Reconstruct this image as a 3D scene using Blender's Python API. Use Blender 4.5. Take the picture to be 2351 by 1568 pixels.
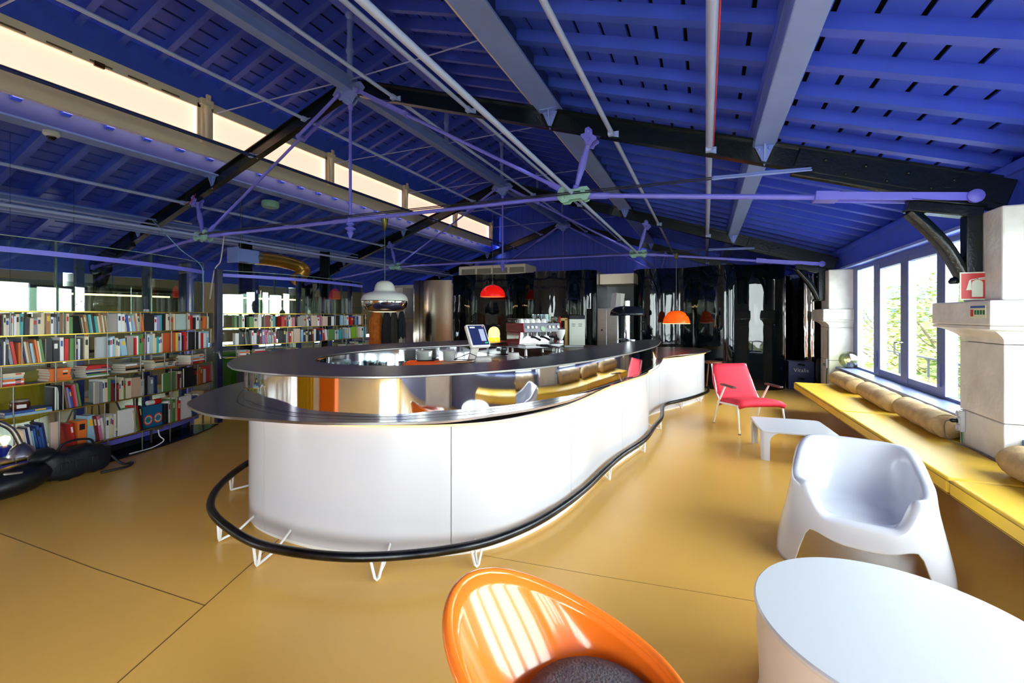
import bpy, bmesh, math, random
from mathutils import Matrix, Vector, Euler
SKY = 10.5; EXPO = 0.95; CLERE = 0.58; LED = 1.2; BLIND = 0.8
R = math.radians
scene = bpy.context.scene
C = scene.collection
for _o in list(bpy.data.objects): bpy.data.objects.remove(_o)

# ------------------------------------------------------------------ camera
cam_d = bpy.data.cameras.new('camera'); cam = bpy.data.objects.new('camera', cam_d); C.objects.link(cam)
cam_d.sensor_width = 36.0; cam_d.lens = 36.0 * 1018.0 / 2351.0
cam_d.shift_y = -(784.0 - 724.0) / 2351.0
cam_d.clip_start = 0.05; cam_d.clip_end = 400
cam.location = (0, 0, 1.45); cam.rotation_euler = (R(90), 0, R(23.59))
scene.camera = cam
# ------------------------------------------------------------------ world and exposure
w = bpy.data.worlds.new('overcast_sky'); scene.world = w; w.use_nodes = True
bgn = w.node_tree.nodes['Background']
bgn.inputs['Color'].default_value = (0.93, 0.96, 1.0, 1); bgn.inputs['Strength'].default_value = SKY
vs = scene.view_settings
vs.view_transform = 'Standard'; vs.look = 'None'; vs.gamma = 1.0; vs.exposure = EXPO
vs.use_curve_mapping = False
scene.cycles.max_bounces = 8
def portal(x, y, z, sx, sy, rot):
    l = bpy.data.lights.new('window_daylight_portal', 'AREA'); l.shape = 'RECTANGLE'; l.size = sx; l.size_y = sy
    l.cycles.is_portal = True
    o = bpy.data.objects.new('window_daylight_portal', l); C.objects.link(o); o.location = (x, y, z); o.rotation_euler = rot
PILLARS = [9.2, 4.46, -0.28, -5.02]
BAYS = [(4.78, 8.92), (0.04, 4.14), (-4.70, -0.60)]
for y0, y1 in BAYS:
    portal(2.42, (y0 + y1) / 2, 1.42, 1.6, y1 - y0, (0, R(90), 0))
    portal(-10.92, (y0 + y1) / 2, 1.42, 1.6, y1 - y0, (0, R(-90), 0))
portal(-10.92, 11.6, 1.42, 1.6, 4.1, (0, R(-90), 0))
portal(-1.70, 3.9, 4.27, 0.5, 19.0, (0, R(90), 0))
portal(0.5, -5.95, 1.45, 3.0, 2.3, (R(90), 0, 0))

# ------------------------------------------------------------------ materials
def lin(c):
    return tuple(((v / 255.0) / 12.92 if v / 255.0 <= 0.04045 else ((v / 255.0 + 0.055) / 1.055) ** 2.4) for v in c)
MATS = {}
def mat(name, rgb, rough=0.5, metal=0.0, var=0.0, vscale=4.0, bump=0.0, bscale=60.0, emit=None, estr=0.0, spec=None, coat=0.0, stretch=None, rvar=0.0, trans=0.0, sub=0.0):
    if name in MATS: return MATS[name]
    m = bpy.data.materials.new(name); m.use_nodes = True
    nt = m.node_tree; b = nt.nodes['Principled BSDF']
    col = lin(rgb)
    b.inputs['Base Color'].default_value = (*col, 1); b.inputs['Roughness'].default_value = rough; b.inputs['Metallic'].default_value = metal
    if spec is not None: b.inputs['Specular IOR Level'].default_value = spec
    if coat: b.inputs['Coat Weight'].default_value = coat; b.inputs['Coat Roughness'].default_value = 0.04
    if trans: b.inputs['Transmission Weight'].default_value = trans
    if emit is not None:
        b.inputs['Emission Color'].default_value = (*lin(emit), 1); b.inputs['Emission Strength'].default_value = estr
    if var or bump or rvar:
        tc = nt.nodes.new('ShaderNodeTexCoord'); mp = nt.nodes.new('ShaderNodeMapping')
        nt.links.new(tc.outputs['Object'], mp.inputs['Vector'])
        if stretch: mp.inputs['Scale'].default_value = stretch
    if var or rvar:
        n = nt.nodes.new('ShaderNodeTexNoise'); n.inputs['Scale'].default_value = vscale; n.inputs['Detail'].default_value = 5
        nt.links.new(mp.outputs['Vector'], n.inputs['Vector'])
    if var:
        mx = nt.nodes.new('ShaderNodeMix'); mx.data_type = 'RGBA'
        mx.inputs['A'].default_value = (*[v * (1 - var) for v in col], 1); mx.inputs['B'].default_value = (*[min(1, v * (1 + var)) for v in col], 1)
        cr = nt.nodes.new('ShaderNodeMapRange'); cr.inputs['From Min'].default_value = 0.3; cr.inputs['From Max'].default_value = 0.7
        nt.links.new(n.outputs['Fac'], cr.inputs['Value']); nt.links.new(cr.outputs['Result'], mx.inputs['Factor'])
        nt.links.new(mx.outputs['Result'], b.inputs['Base Color'])
    if rvar:
        mr = nt.nodes.new('ShaderNodeMapRange'); mr.inputs['From Min'].default_value = 0.3; mr.inputs['From Max'].default_value = 0.7
        mr.inputs['To Min'].default_value = max(0, rough - rvar); mr.inputs['To Max'].default_value = rough + rvar
        nt.links.new(n.outputs['Fac'], mr.inputs['Value']); nt.links.new(mr.outputs['Result'], b.inputs['Roughness'])
    if bump:
        n2 = nt.nodes.new('ShaderNodeTexNoise'); n2.inputs['Scale'].default_value = bscale; n2.inputs['Detail'].default_value = 3
        nt.links.new(mp.outputs['Vector'], n2.inputs['Vector'])
        bp = nt.nodes.new('ShaderNodeBump'); bp.inputs['Strength'].default_value = bump; bp.inputs['Distance'].default_value = 0.02
        nt.links.new(n2.outputs['Fac'], bp.inputs['Height']); nt.links.new(bp.outputs['Normal'], b.inputs['Normal'])
    MATS[name] = m; return m
def glass(name, rgb=(255, 255, 255), refl=0.08, rough=0.0, edge=0.5):
    if name in MATS: return MATS[name]
    m = bpy.data.materials.new(name); m.use_nodes = True; nt = m.node_tree
    for n in list(nt.nodes): nt.nodes.remove(n)
    out = nt.nodes.new('ShaderNodeOutputMaterial'); mix = nt.nodes.new('ShaderNodeMixShader')
    tr = nt.nodes.new('ShaderNodeBsdfTransparent'); gl = nt.nodes.new('ShaderNodeBsdfGlossy'); lw = nt.nodes.new('ShaderNodeLayerWeight')
    tr.inputs['Color'].default_value = (*lin(rgb), 1); gl.inputs['Roughness'].default_value = rough; lw.inputs['Blend'].default_value = 0.25
    mr = nt.nodes.new('ShaderNodeMapRange'); mr.inputs['To Min'].default_value = refl; mr.inputs['To Max'].default_value = edge
    nt.links.new(lw.outputs['Facing'], mr.inputs['Value']); nt.links.new(mr.outputs['Result'], mix.inputs['Fac'])
    nt.links.new(tr.outputs[0], mix.inputs[1]); nt.links.new(gl.outputs[0], mix.inputs[2]); nt.links.new(mix.outputs[0], out.inputs['Surface'])
    MATS[name] = m; return m
def emis(name, rgb, s):
    if name in MATS: return MATS[name]
    m = bpy.data.materials.new(name); m.use_nodes = True; nt = m.node_tree
    b = nt.nodes['Principled BSDF']; b.inputs['Base Color'].default_value = (*lin(rgb), 1); b.inputs['Roughness'].default_value = 0.3
    b.inputs['Emission Color'].default_value = (*lin(rgb), 1); b.inputs['Emission Strength'].default_value = s
    MATS[name] = m; return m

# ------------------------------------------------------------------ mesh helpers
class MB:
    def __init__(s): s.v = []; s.f = []
    def add(s, vs, fs):
        o = len(s.v); s.v += [tuple(p) for p in vs]; s.f += [tuple(i + o for i in f) for f in fs]; return s
    def box(s, c, d, rot=None):
        x, y, z = (d[0] / 2, d[1] / 2, d[2] / 2)
        vs = [Vector(p) for p in ((-x, -y, -z), (x, -y, -z), (x, y, -z), (-x, y, -z), (-x, -y, z), (x, -y, z), (x, y, z), (-x, y, z))]
        if rot is not None:
            m = Euler(rot).to_matrix(); vs = [m @ p for p in vs]
        vs = [p + Vector(c) for p in vs]
        return s.add(vs, [(3, 2, 1, 0), (4, 5, 6, 7), (0, 1, 5, 4), (1, 2, 6, 5), (2, 3, 7, 6), (3, 0, 4, 7)])
    def bb(s, x0, x1, y0, y1, z0, z1): return s.box(((x0 + x1) / 2, (y0 + y1) / 2, (z0 + z1) / 2), (abs(x1 - x0), abs(y1 - y0), abs(z1 - z0)))
    def bar(s, p0, p1, w, h, up=(0, 0, 1)):
        p0 = Vector(p0); p1 = Vector(p1); d = (p1 - p0); L = d.length; d.normalize(); u = Vector(up)
        if abs(d.dot(u)) > 0.999: u = Vector((1, 0, 0))
        r = d.cross(u).normalized(); u = r.cross(d)
        vs = []
        for p in (p0, p1):
            for a, b in ((-1, -1), (1, -1), (1, 1), (-1, 1)): vs.append(p + r * a * w / 2 + u * b * h / 2)
        return s.add(vs, [(0, 1, 2, 3), (7, 6, 5, 4), (0, 4, 5, 1), (1, 5, 6, 2), (2, 6, 7, 3), (3, 7, 4, 0)])
    def tube(s, path, r, n=8, caps=True, closed=False):
        P = [Vector(p) for p in path]; N = len(P); rr = r if isinstance(r, (list, tuple)) else [r] * N
        T = []
        for i in range(N):
            a = P[(i - 1) % N] if (closed or i > 0) else P[i]; b = P[(i + 1) % N] if (closed or i < N - 1) else P[i]
            t = (b - a); T.append(t.normalized() if t.length > 1e-9 else Vector((0, 0, 1)))
        u = Vector((0, 0, 1)) if abs(T[0].z) < 0.95 else Vector((1, 0, 0))
        u = (u - T[0] * u.dot(T[0])).normalized(); vs = []
        for i in range(N):
            u = (u - T[i] * u.dot(T[i]))
            u = u.normalized() if u.length > 1e-6 else T[i].orthogonal().normalized()
            v = T[i].cross(u)
            for k in range(n):
                a = 2 * math.pi * k / n; vs.append(P[i] + (u * math.cos(a) + v * math.sin(a)) * rr[i])
        fs = []
        for i in range(N if closed else N - 1):
            j = (i + 1) % N
            for k in range(n): fs.append((i * n + k, i * n + (k + 1) % n, j * n + (k + 1) % n, j * n + k))
        if caps and not closed: fs += [tuple(reversed(range(n))), tuple((N - 1) * n + k for k in range(n))]
        return s.add(vs, fs)
    def lathe(s, prof, n=24, c=(0, 0, 0), rot=None, cap=True):
        vs = []; m = Euler(rot).to_matrix() if rot else None
        for r, z in prof:
            for k in range(n):
                a = 2 * math.pi * k / n; p = Vector((max(r, 1e-4) * math.cos(a), max(r, 1e-4) * math.sin(a), z))
                vs.append((m @ p if m else p) + Vector(c))
        fs = []
        for i in range(len(prof) - 1):
            for k in range(n): fs.append((i * n + k, i * n + (k + 1) % n, (i + 1) * n + (k + 1) % n, (i + 1) * n + k))
        if cap: fs += [tuple(reversed(range(n))), tuple((len(prof) - 1) * n + k for k in range(n))]
        return s.add(vs, fs)
    def prism(s, pts, z0, z1, fn=None):
        n = len(pts); vs = [(x, y, z0) for x, y in pts] + [(x, y, z1) for x, y in pts]
        if fn: vs = [fn(*p) for p in vs]
        return s.add(vs, [tuple(reversed(range(n))), tuple(range(n, 2 * n))] + [(i, (i + 1) % n, n + (i + 1) % n, n + i) for i in range(n)])
    def strip(s, ctr, z0, z1, t):
        """a vertical sheet of thickness t that follows the plan curve ctr"""
        L = offset(ctr, -t); n = len(ctr)
        vs = [(x, y, z0) for x, y in ctr] + [(x, y, z1) for x, y in ctr] + [(x, y, z0) for x, y in L] + [(x, y, z1) for x, y in L]
        fs = []
        for i in range(n - 1):
            a, b = i, i + 1
            fs += [(a, b, n + b, n + a), (2 * n + b, 2 * n + a, 3 * n + a, 3 * n + b), (n + a, n + b, 3 * n + b, 3 * n + a), (b, a, 2 * n + a, 2 * n + b)]
        fs += [(0, n, 3 * n, 2 * n), (n - 1, 3 * n - 1, 4 * n - 1, 2 * n - 1)]
        return s.add(vs, fs)
    def ribbon(s, c1, c2, z0, z1):
        n = len(c1); vs = [(x, y, z0) for x, y in c1] + [(x, y, z1) for x, y in c1] + [(x, y, z0) for x, y in c2] + [(x, y, z1) for x, y in c2]
        fs = []
        for i in range(n - 1):
            a, b = i, i + 1
            fs += [(a, b, n + b, n + a), (2 * n + b, 2 * n + a, 3 * n + a, 3 * n + b), (n + a, n + b, 3 * n + b, 3 * n + a), (b, a, 2 * n + a, 2 * n + b)]
        fs += [(0, n, 3 * n, 2 * n), (n - 1, 3 * n - 1, 4 * n - 1, 2 * n - 1)]
        return s.add(vs, fs)
    def grid(s, rows, closed_u=False, closed_v=False):
        nr = len(rows); nc = len(rows[0]); vs = [p for r in rows for p in r]; fs = []
        for i in range(nr if closed_v else nr - 1):
            for k in range(nc if closed_u else nc - 1):
                fs.append((i * nc + k, i * nc + (k + 1) % nc, ((i + 1) % nr) * nc + (k + 1) % nc, ((i + 1) % nr) * nc + k))
        return s.add(vs, fs)
    def ball(s, c, r, n=10, sq=(1, 1, 1)):
        pr = [(math.sin(math.pi * i / n), -math.cos(math.pi * i / n)) for i in range(n + 1)]
        k = len(s.v); s.lathe([(max(a, 0.001), b) for a, b in pr], n * 2 if n < 10 else 20)
        s.v[k:] = [(c[0] + p[0] * r * sq[0], c[1] + p[1] * r * sq[1], c[2] + p[2] * r * sq[2]) for p in s.v[k:]]
        return s
    def mesh(s, name, m, smooth=40):
        me = bpy.data.meshes.new(name); me.from_pydata(s.v, [], s.f)
        bm = bmesh.new(); bm.from_mesh(me); bmesh.ops.recalc_face_normals(bm, faces=bm.faces); bm.to_mesh(me); bm.free()
        if m is not None: me.materials.append(m)
        if smooth:
            me.polygons.foreach_set('use_smooth', [True] * len(me.polygons)); me.set_sharp_from_angle(angle=R(smooth))
        return me
    def build(s, name, m, parent=None, world=False, smooth=40, bevel=0.0, seg=2, label=None, solid=0.0, sub=0):
        if world and parent is not None:
            inv = parent.matrix_basis.inverted(); s.v = [tuple(inv @ Vector(p)) for p in s.v]
        o = bpy.data.objects.new(name, s.mesh(name, m, smooth)); C.objects.link(o)
        if parent is not None: o.parent = parent
        if solid:
            md = o.modifiers.new('thickness', 'SOLIDIFY'); md.thickness = solid; md.offset = 0
        if bevel:
            md = o.modifiers.new('bevel', 'BEVEL'); md.width = bevel; md.segments = seg; md.limit_method = 'ANGLE'; md.angle_limit = R(40); md.harden_normals = False
        if sub:
            md = o.modifiers.new('sub', 'SUBSURF'); md.levels = sub; md.render_levels = sub
        if label: o['label'] = label
        return o
def thing(name, label, cat, loc=(0, 0, 0), rz=0.0, group=None):
    o = bpy.data.objects.new(name, None); C.objects.link(o); o.location = loc; o.rotation_euler = (0, 0, rz); o.empty_display_size = 0.1
    o.matrix_basis = Matrix.LocRotScale(Vector(loc), Euler((0, 0, rz)), None)
    o['label'] = label; o['category'] = cat
    if group: o['group'] = group
    return o
def tag(o, label, cat, group=None):
    o['label'] = label; o['category'] = cat
    if group: o['group'] = group
    return o
def struct(name, label, loc=None):
    o = bpy.data.objects.new(name, None); C.objects.link(o)
    if loc: o.matrix_basis = Matrix.Translation(loc)
    o['kind'] = 'structure'; o['label'] = label; return o
def skind(o, label): o['kind'] = 'structure'; o['label'] = label; return o
def copy_of(o, parent=None, loc=None, rot=None, scale=None):
    c = o.copy(); C.objects.link(c); c.parent = parent
    if loc is not None: c.location = loc
    if rot is not None: c.rotation_euler = rot
    if scale is not None: c.scale = scale
    return c
def copy_tree(o, parent=None, **k):
    c = copy_of(o, parent, **k)
    for ch in list(o.children): copy_tree(ch, c)
    return c
def crom(pts, n=8, closed=False):
    out = []; N = len(pts)
    for i in range(N if closed else N - 1):
        if closed: p0, p1, p2, p3 = (pts[(i + k) % N] for k in (-1, 0, 1, 2))
        else: p0, p1, p2, p3 = pts[max(i - 1, 0)], pts[i], pts[i + 1], pts[min(i + 2, N - 1)]
        for k in range(n):
            t = k / n
            out.append(tuple(0.5 * (2 * b + (c - a) * t + (2 * a - 5 * b + 4 * c - d) * t * t + (3 * b - a - 3 * c + d) * t ** 3) for a, b, c, d in zip(p0, p1, p2, p3)))
    if not closed: out.append(tuple(pts[-1]))
    return out
def resample(pts, n):
    L = [0]
    for a, b in zip(pts, pts[1:]): L.append(L[-1] + math.dist(a, b))
    out = []; j = 0
    for i in range(n):
        t = L[-1] * i / (n - 1)
        while j < len(L) - 2 and L[j + 1] < t: j += 1
        u = (t - L[j]) / max(1e-9, L[j + 1] - L[j]); out.append(tuple(a + (b - a) * u for a, b in zip(pts[j], pts[j + 1])))
    return out
def clen(pts): return sum(math.dist(a, b) for a, b in zip(pts, pts[1:]))
def offset(pts, d):
    """plan curve moved by d to the left of its direction"""
    out = []; n = len(pts)
    for i in range(n):
        a = pts[max(i - 1, 0)]; b = pts[min(i + 1, n - 1)]; t = (b[0] - a[0], b[1] - a[1]); l = math.hypot(*t) or 1
        out.append((pts[i][0] - t[1] / l * d, pts[i][1] + t[0] / l * d))
    return out
def text(body, size, loc, rot, m, name='lettering', parent=None, align='CENTER', font_extr=0.0006):
    cu = bpy.data.curves.new(name, 'FONT'); cu.body = body; cu.size = size; cu.align_x = align; cu.align_y = 'CENTER'; cu.extrude = font_extr
    t = bpy.data.objects.new(name + '_tmp', cu); C.objects.link(t)
    dg = bpy.context.evaluated_depsgraph_get(); me = bpy.data.meshes.new_from_object(t.evaluated_get(dg))
    bpy.data.objects.remove(t); o = bpy.data.objects.new(name, me); C.objects.link(o); me.materials.clear(); me.materials.append(m)
    o.matrix_basis = Matrix.LocRotScale(Vector(loc), Euler(rot), None)
    if parent is not None:
        o.parent = parent; o.matrix_basis = parent.matrix_basis.inverted() @ o.matrix_basis
    return o
# ------------------------------------------------------------------ palette
m_floor = mat('yellow_resin_floor', (228, 176, 84), 0.27, var=0.05, vscale=0.5, bump=0.015, bscale=5)
m_joint = mat('floor_joint', (110, 76, 30), 0.7)
m_blue = mat('blue_painted_timber', (70, 98, 226), 0.42, var=0.10, vscale=3, bump=0.05, bscale=120)
m_board = mat('blue_painted_boards', (62, 90, 220), 0.40, var=0.12, vscale=2, bump=0.05, bscale=90)
m_deck = mat('dark_roof_deck', (6, 8, 22), 0.9)
m_steel = mat('grey_blue_painted_steel', (130, 152, 230), 0.38, var=0.06, vscale=3, bump=0.04, bscale=90)
m_rod = mat('pale_blue_painted_rod', (178, 190, 250), 0.35)
m_purple = mat('violet_painted_iron', (128, 126, 250), 0.38, var=0.08, vscale=6)
m_node = mat('pale_green_iron', (158, 205, 195), 0.35, var=0.06, vscale=8)
m_black = mat('black_green_painted_iron', (9, 20, 22), 0.24, var=0.3, vscale=8, bump=0.12, bscale=45)
m_cable = mat('dark_cable', (22, 28, 44), 0.5)
m_stone = mat('pale_limestone', (222, 219, 213), 0.62, var=0.2, vscale=3.0, bump=0.22, bscale=18)
m_frame = mat('grey_blue_window_frame', (104, 116, 162), 0.40)
m_cream = mat('cream_painted_metal', (246, 228, 204), 0.45)
m_clere = emis('backlit_blind', (255, 212, 188), CLERE)
m_glass = glass('clear_window_glass', (250, 255, 252), 0.05)
m_blackgloss = mat('black_mirror_laminate', (5, 11, 14), 0.03, bump=0.35, bscale=2.2, stretch=(1, 1, 0.4), spec=0.45)
m_chrome = mat('polished_steel', (225, 225, 228), 0.045, 1.0, bump=0.015, bscale=5, stretch=(1, 1, 0.3))
m_wavy = mat('rippled_mirror_foil', (225, 222, 218), 0.05, 1.0, bump=0.75, bscale=3.0, stretch=(1, 1, 0.4))
m_inox = mat('brushed_steel', (176, 176, 176), 0.28, 1.0, var=0.08, vscale=5, stretch=(1, 1, 12))
m_zinc = mat('dark_zinc_top', (138, 136, 138), 0.33, 1.0, var=0.08, vscale=3)
m_white = mat('white_gloss_plastic', (208, 210, 220), 0.22, coat=0.3)
m_whitem = mat('white_satin', (232, 230, 226), 0.45)
m_paper = mat('page_paper', (224, 214, 192), 0.8)
m_blk = mat('black_plastic', (16, 17, 20), 0.4)
m_dark = mat('dark_interior', (24, 26, 36), 0.7)
m_brass = mat('brass_edge', (196, 164, 62), 0.32, 0.85)
m_grod = mat('grey_steel_rod', (120, 118, 112), 0.35, 0.8)
m_shelf = mat('shelf_sheet', (92, 100, 118), 0.35, 0.6)
m_red = mat('red_enamel', (214, 24, 24), 0.3)
m_green = mat('safety_green', (30, 120, 70), 0.5)
# ------------------------------------------------------------------ room shell
X0 = -4.25                                       # ridge line
def zc(x): return 4.427 - 0.329 * abs(x - X0)    # centre line of the rafters
floor = skind(MB().bb(-10.9, 2.35, -6.0, 14.4, -0.2, 0).build('floor', m_floor, smooth=0), 'glossy yellow resin floor')
def joint(pts, wd):
    j = MB()
    for a, b in zip(pts, pts[1:]): j.bar((a[0], a[1], 0.0004), (b[0], b[1], 0.0004), wd, 0.0008)
    j.build('floor_joint', m_joint, floor, smooth=0)
joint([(-2.05, .78), (-2.126, .98), (-2.30, 1.43), (-2.48, 1.894), (-2.56, 2.1)], 0.006)
joint([(-4.9, 1.32), (-4.29, 1.34), (-3.2, 1.37), (-2.29, 1.417)], 0.005)
joint([(-1.23, 2.386), (-.6, 2.45), (0.28, 2.56)], 0.002)
wr = struct('wall_right', 'masonry window wall below and between the windows')
MB().bb(2.08, 2.36, -6, 14.3, 0, 0.58).build('parapet', m_frame, wr, smooth=0)
MB().bb(2.22, 2.36, 9.5, 14.3, 0.58, 2.3).build('plaster', m_stone, wr, smooth=0)
MB().bb(2.10, 2.34, -6, 14.3, 2.23, 2.60).build('eave_beam', m_blue, wr, smooth=0, bevel=0.01)
MB().bb(2.07, 2.11, -6, 14.3, 2.50, 2.56).build('eave_moulding', m_blue, wr, smooth=0)
MB().bb(2.06, 2.12, -6, 14.3, 2.215, 2.245).build('eave_moulding', m_steel, wr, smooth=0)
MB().bb(1.98, 2.24, -6, 8.92, 0.56, 0.60).build('window_seat', m_frame, wr, smooth=0, bevel=0.008)
MB().bb(2.28, 2.36, -6, 14.3, 2.6, 3.2).build('roof_edge', m_deck, wr, smooth=0)
wl = struct('wall_left', 'far left window wall')
MB().bb(-10.9, -10.7, -6, 14.3, 0, 0.58).build('parapet', m_stone, wl, smooth=0)
MB().bb(-10.9, -10.7, -6, 14.3, 2.23, 3.2).build('eave_beam', m_blue, wl, smooth=0)
wb = struct('wall_back', 'end wall behind the viewer with a wide window')
for a in ((-10.9, 2.36, 2.6, 7.0), (-10.9, 2.36, 0, 0.3), (-10.9, -1.0, .3, 2.6), (2.0, 2.36, .3, 2.6)): MB().bb(a[0], a[1], -6.0, -5.8, a[2], a[3]).build('masonry', m_stone, wb, smooth=0)
MB().bb(-1.0, 2.0, -5.91, -5.9, 0.3, 2.6).build('pane', m_glass, wb, smooth=0)
for x in (-.95, 0, 1.0, 1.95): MB().bb(x - .05, x + .05, -5.95, -5.85, .3, 2.6).build('mullion', m_frame, wb, smooth=0)
# gable of vertical tongue and groove boards
wg = struct('wall_gable', 'blue boarded gable end wall')
MB().bb(-10.9, 2.36, 14.38, 14.5, 0, 7).build('backing', m_deck, wg, smooth=0)
gb = None; k = 0; x = -10.8
while x < 2.3:
    if gb is None: gb = MB().bb(-0.102, 0.102, -0.02, 0.02, 0, 4.6).build('board', m_board, wg, smooth=0); gb.location = (x, 14.34, 2.0)
    else: copy_of(gb, wg, (x, 14.34, 2.0))
    x += 0.21
# ------------------------------------------------------------------ roof
ceil = struct('ceiling', 'dark blue pitched timber ceiling with a raised lantern')
YA, YB = -5.8, 14.3
th = math.atan(0.329)
def slope_boards(xa, xb, zbot):
    """full-length boards side by side up one slope, zbot(x) is their under side"""
    n = max(1, round(abs(xb - xa) / 0.205)); st = (xb - xa) / n; first = None
    wd = abs(st) / math.cos(th) - 0.03
    for i in range(n):
        xm = xa + st * (i + 0.5); s_ = -1 if xm > X0 else 1
        me = board_mesh(wd)
        o = bpy.data.objects.new('board', me); C.objects.link(o); o.parent = ceil
        o.location = (xm, (YA + YB) / 2, zbot(xm) + 0.012); o.rotation_euler = (0, -s_ * th, 0)
    zz = lambda q: zbot(q) + 0.05
    MB().add([(xa, YA, zz(xa)), (xb, YA, zz(xb)), (xb, YB, zz(xb)), (xa, YB, zz(xa))] + [(xa, YA, zz(xa) + .05), (xb, YA, zz(xb) + .05), (xb, YB, zz(xb) + .05), (xa, YB, zz(xa) + .05)],
             [(0, 1, 2, 3), (4, 5, 6, 7), (0, 1, 5, 4), (1, 2, 6, 5), (2, 3, 7, 6), (3, 0, 4, 7)]).build('roof_deck', m_deck, ceil, smooth=0)
_bm = {}
def board_mesh(wd):
    k = round(wd, 3)
    if k not in _bm: _bm[k] = MB().box((0, 0, 0), (wd, YB - YA, 0.022)).mesh('board', m_board, 0)
    return _bm[k]
def joists(xa, xb, zbot, wj, hj, off):
    me = MB().bar((xa, 0, zbot(xa) + hj / 2), (xb, 0, zbot(xb) + hj / 2), wj, hj).mesh('joist', m_blue, 0)
    y = off
    while y < YB - 0.1:
        o = bpy.data.objects.new('joist', me); C.objects.link(o); o.parent = ceil; o.location = (0, y, 0); y += 0.418
zj = lambda x: zc(x) + 0.30
zl = lambda x: 5.66 - 0.329 * abs(x - X0)
Y1 = 3.13 - 0.418 * 21
joists(-1.55, 2.2, zj, 0.085, 0.095, Y1); slope_boards(-1.55, 2.3, lambda x: zj(x) + 0.095)
joists(-6.95, -10.75, zj, 0.085, 0.11, Y1); slope_boards(-6.95, -10.85, lambda x: zj(x) + 0.11)
joists(-1.72, X0, zl, 0.075, 0.14, Y1); slope_boards(-1.6, X0, lambda x: zl(x) + 0.14)
joists(-6.78, X0, zl, 0.075, 0.14, Y1); slope_boards(-6.9, X0, lambda x: zl(x) + 0.14)
def ibeam(b, x, z0, z1, wd, t, y0, y1):
    b.bb(x - wd / 2, x + wd / 2, y0, y1, z0, z0 + t); b.bb(x - wd / 2, x + wd / 2, y0, y1, z1 - t, z1); b.bb(x - t / 2, x + t / 2, y0, y1, z0 + t, z1 - t); return b
for sgn in (1, -1):
    xb = X0 + sgn * 2.75
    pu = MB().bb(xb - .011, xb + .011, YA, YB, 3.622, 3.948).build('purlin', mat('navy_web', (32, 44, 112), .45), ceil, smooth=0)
    for zf in (3.60, 3.948): MB().bb(xb - .12, xb + .12, YA, YB, zf, zf + .022).build('flange', m_steel, pu, smooth=0)
    xp = X0 + sgn * 4.72
    MB().bb(xp - 0.085, xp + 0.085, YA, YB, 2.93, 3.13).build('purlin', m_steel, ceil, smooth=0, bevel=0.008)
    MB().bb(xp - 0.10, xp + 0.10, YA, YB, 3.13, 3.16).build('purlin_cap', m_blue, ceil, smooth=0)
ibeam(MB(), X0, 4.36, 4.53, 0.13, 0.014, YA, YB).build('purlin', m_steel, ceil, smooth=0)
MB().bb(X0 - 0.06, X0 + 0.06, YA, YB, 5.38, 5.60).build('ridge_beam', m_blue, ceil, smooth=0)
# long tie bars that run between the rafters
for dx in (0.75, 1.8, 3.4):
    for sgn in (1, -1):
        xx = X0 + sgn * dx; mm = mat('dark_blue_rod', (40, 52, 120), 0.4) if (dx == 1.8 and sgn < 0) else m_rod
        zz = zc(xx) - 0.06
        MB().tube([(xx, YA, zz), (xx, YB, zz)], 0.022, 10).build('tie_bar', mm, ceil)
MB().tube([(X0 + 4.28, YA, zc(0.03) - 0.04), (X0 + 4.28, YB, zc(0.03) - 0.04)], 0.03, 12).build('conduit_pipe', m_rod, ceil)
MB().tube([(X0 + 4.28 + 0.035, 1 + 0.2 * i, zc(0.03) - 0.03 + 0.006 * math.sin(i * 2.1)) for i in range(18)] , 0.006, 6).build('red_cable', m_red, ceil)
for sgn in (1, -1): MB().tube([(X0 + sgn * 3.0, YA, 2.70), (X0 + sgn * 3.0, YB, 2.70)], 0.02, 10).build('tie_bar', m_rod, ceil)
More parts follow.
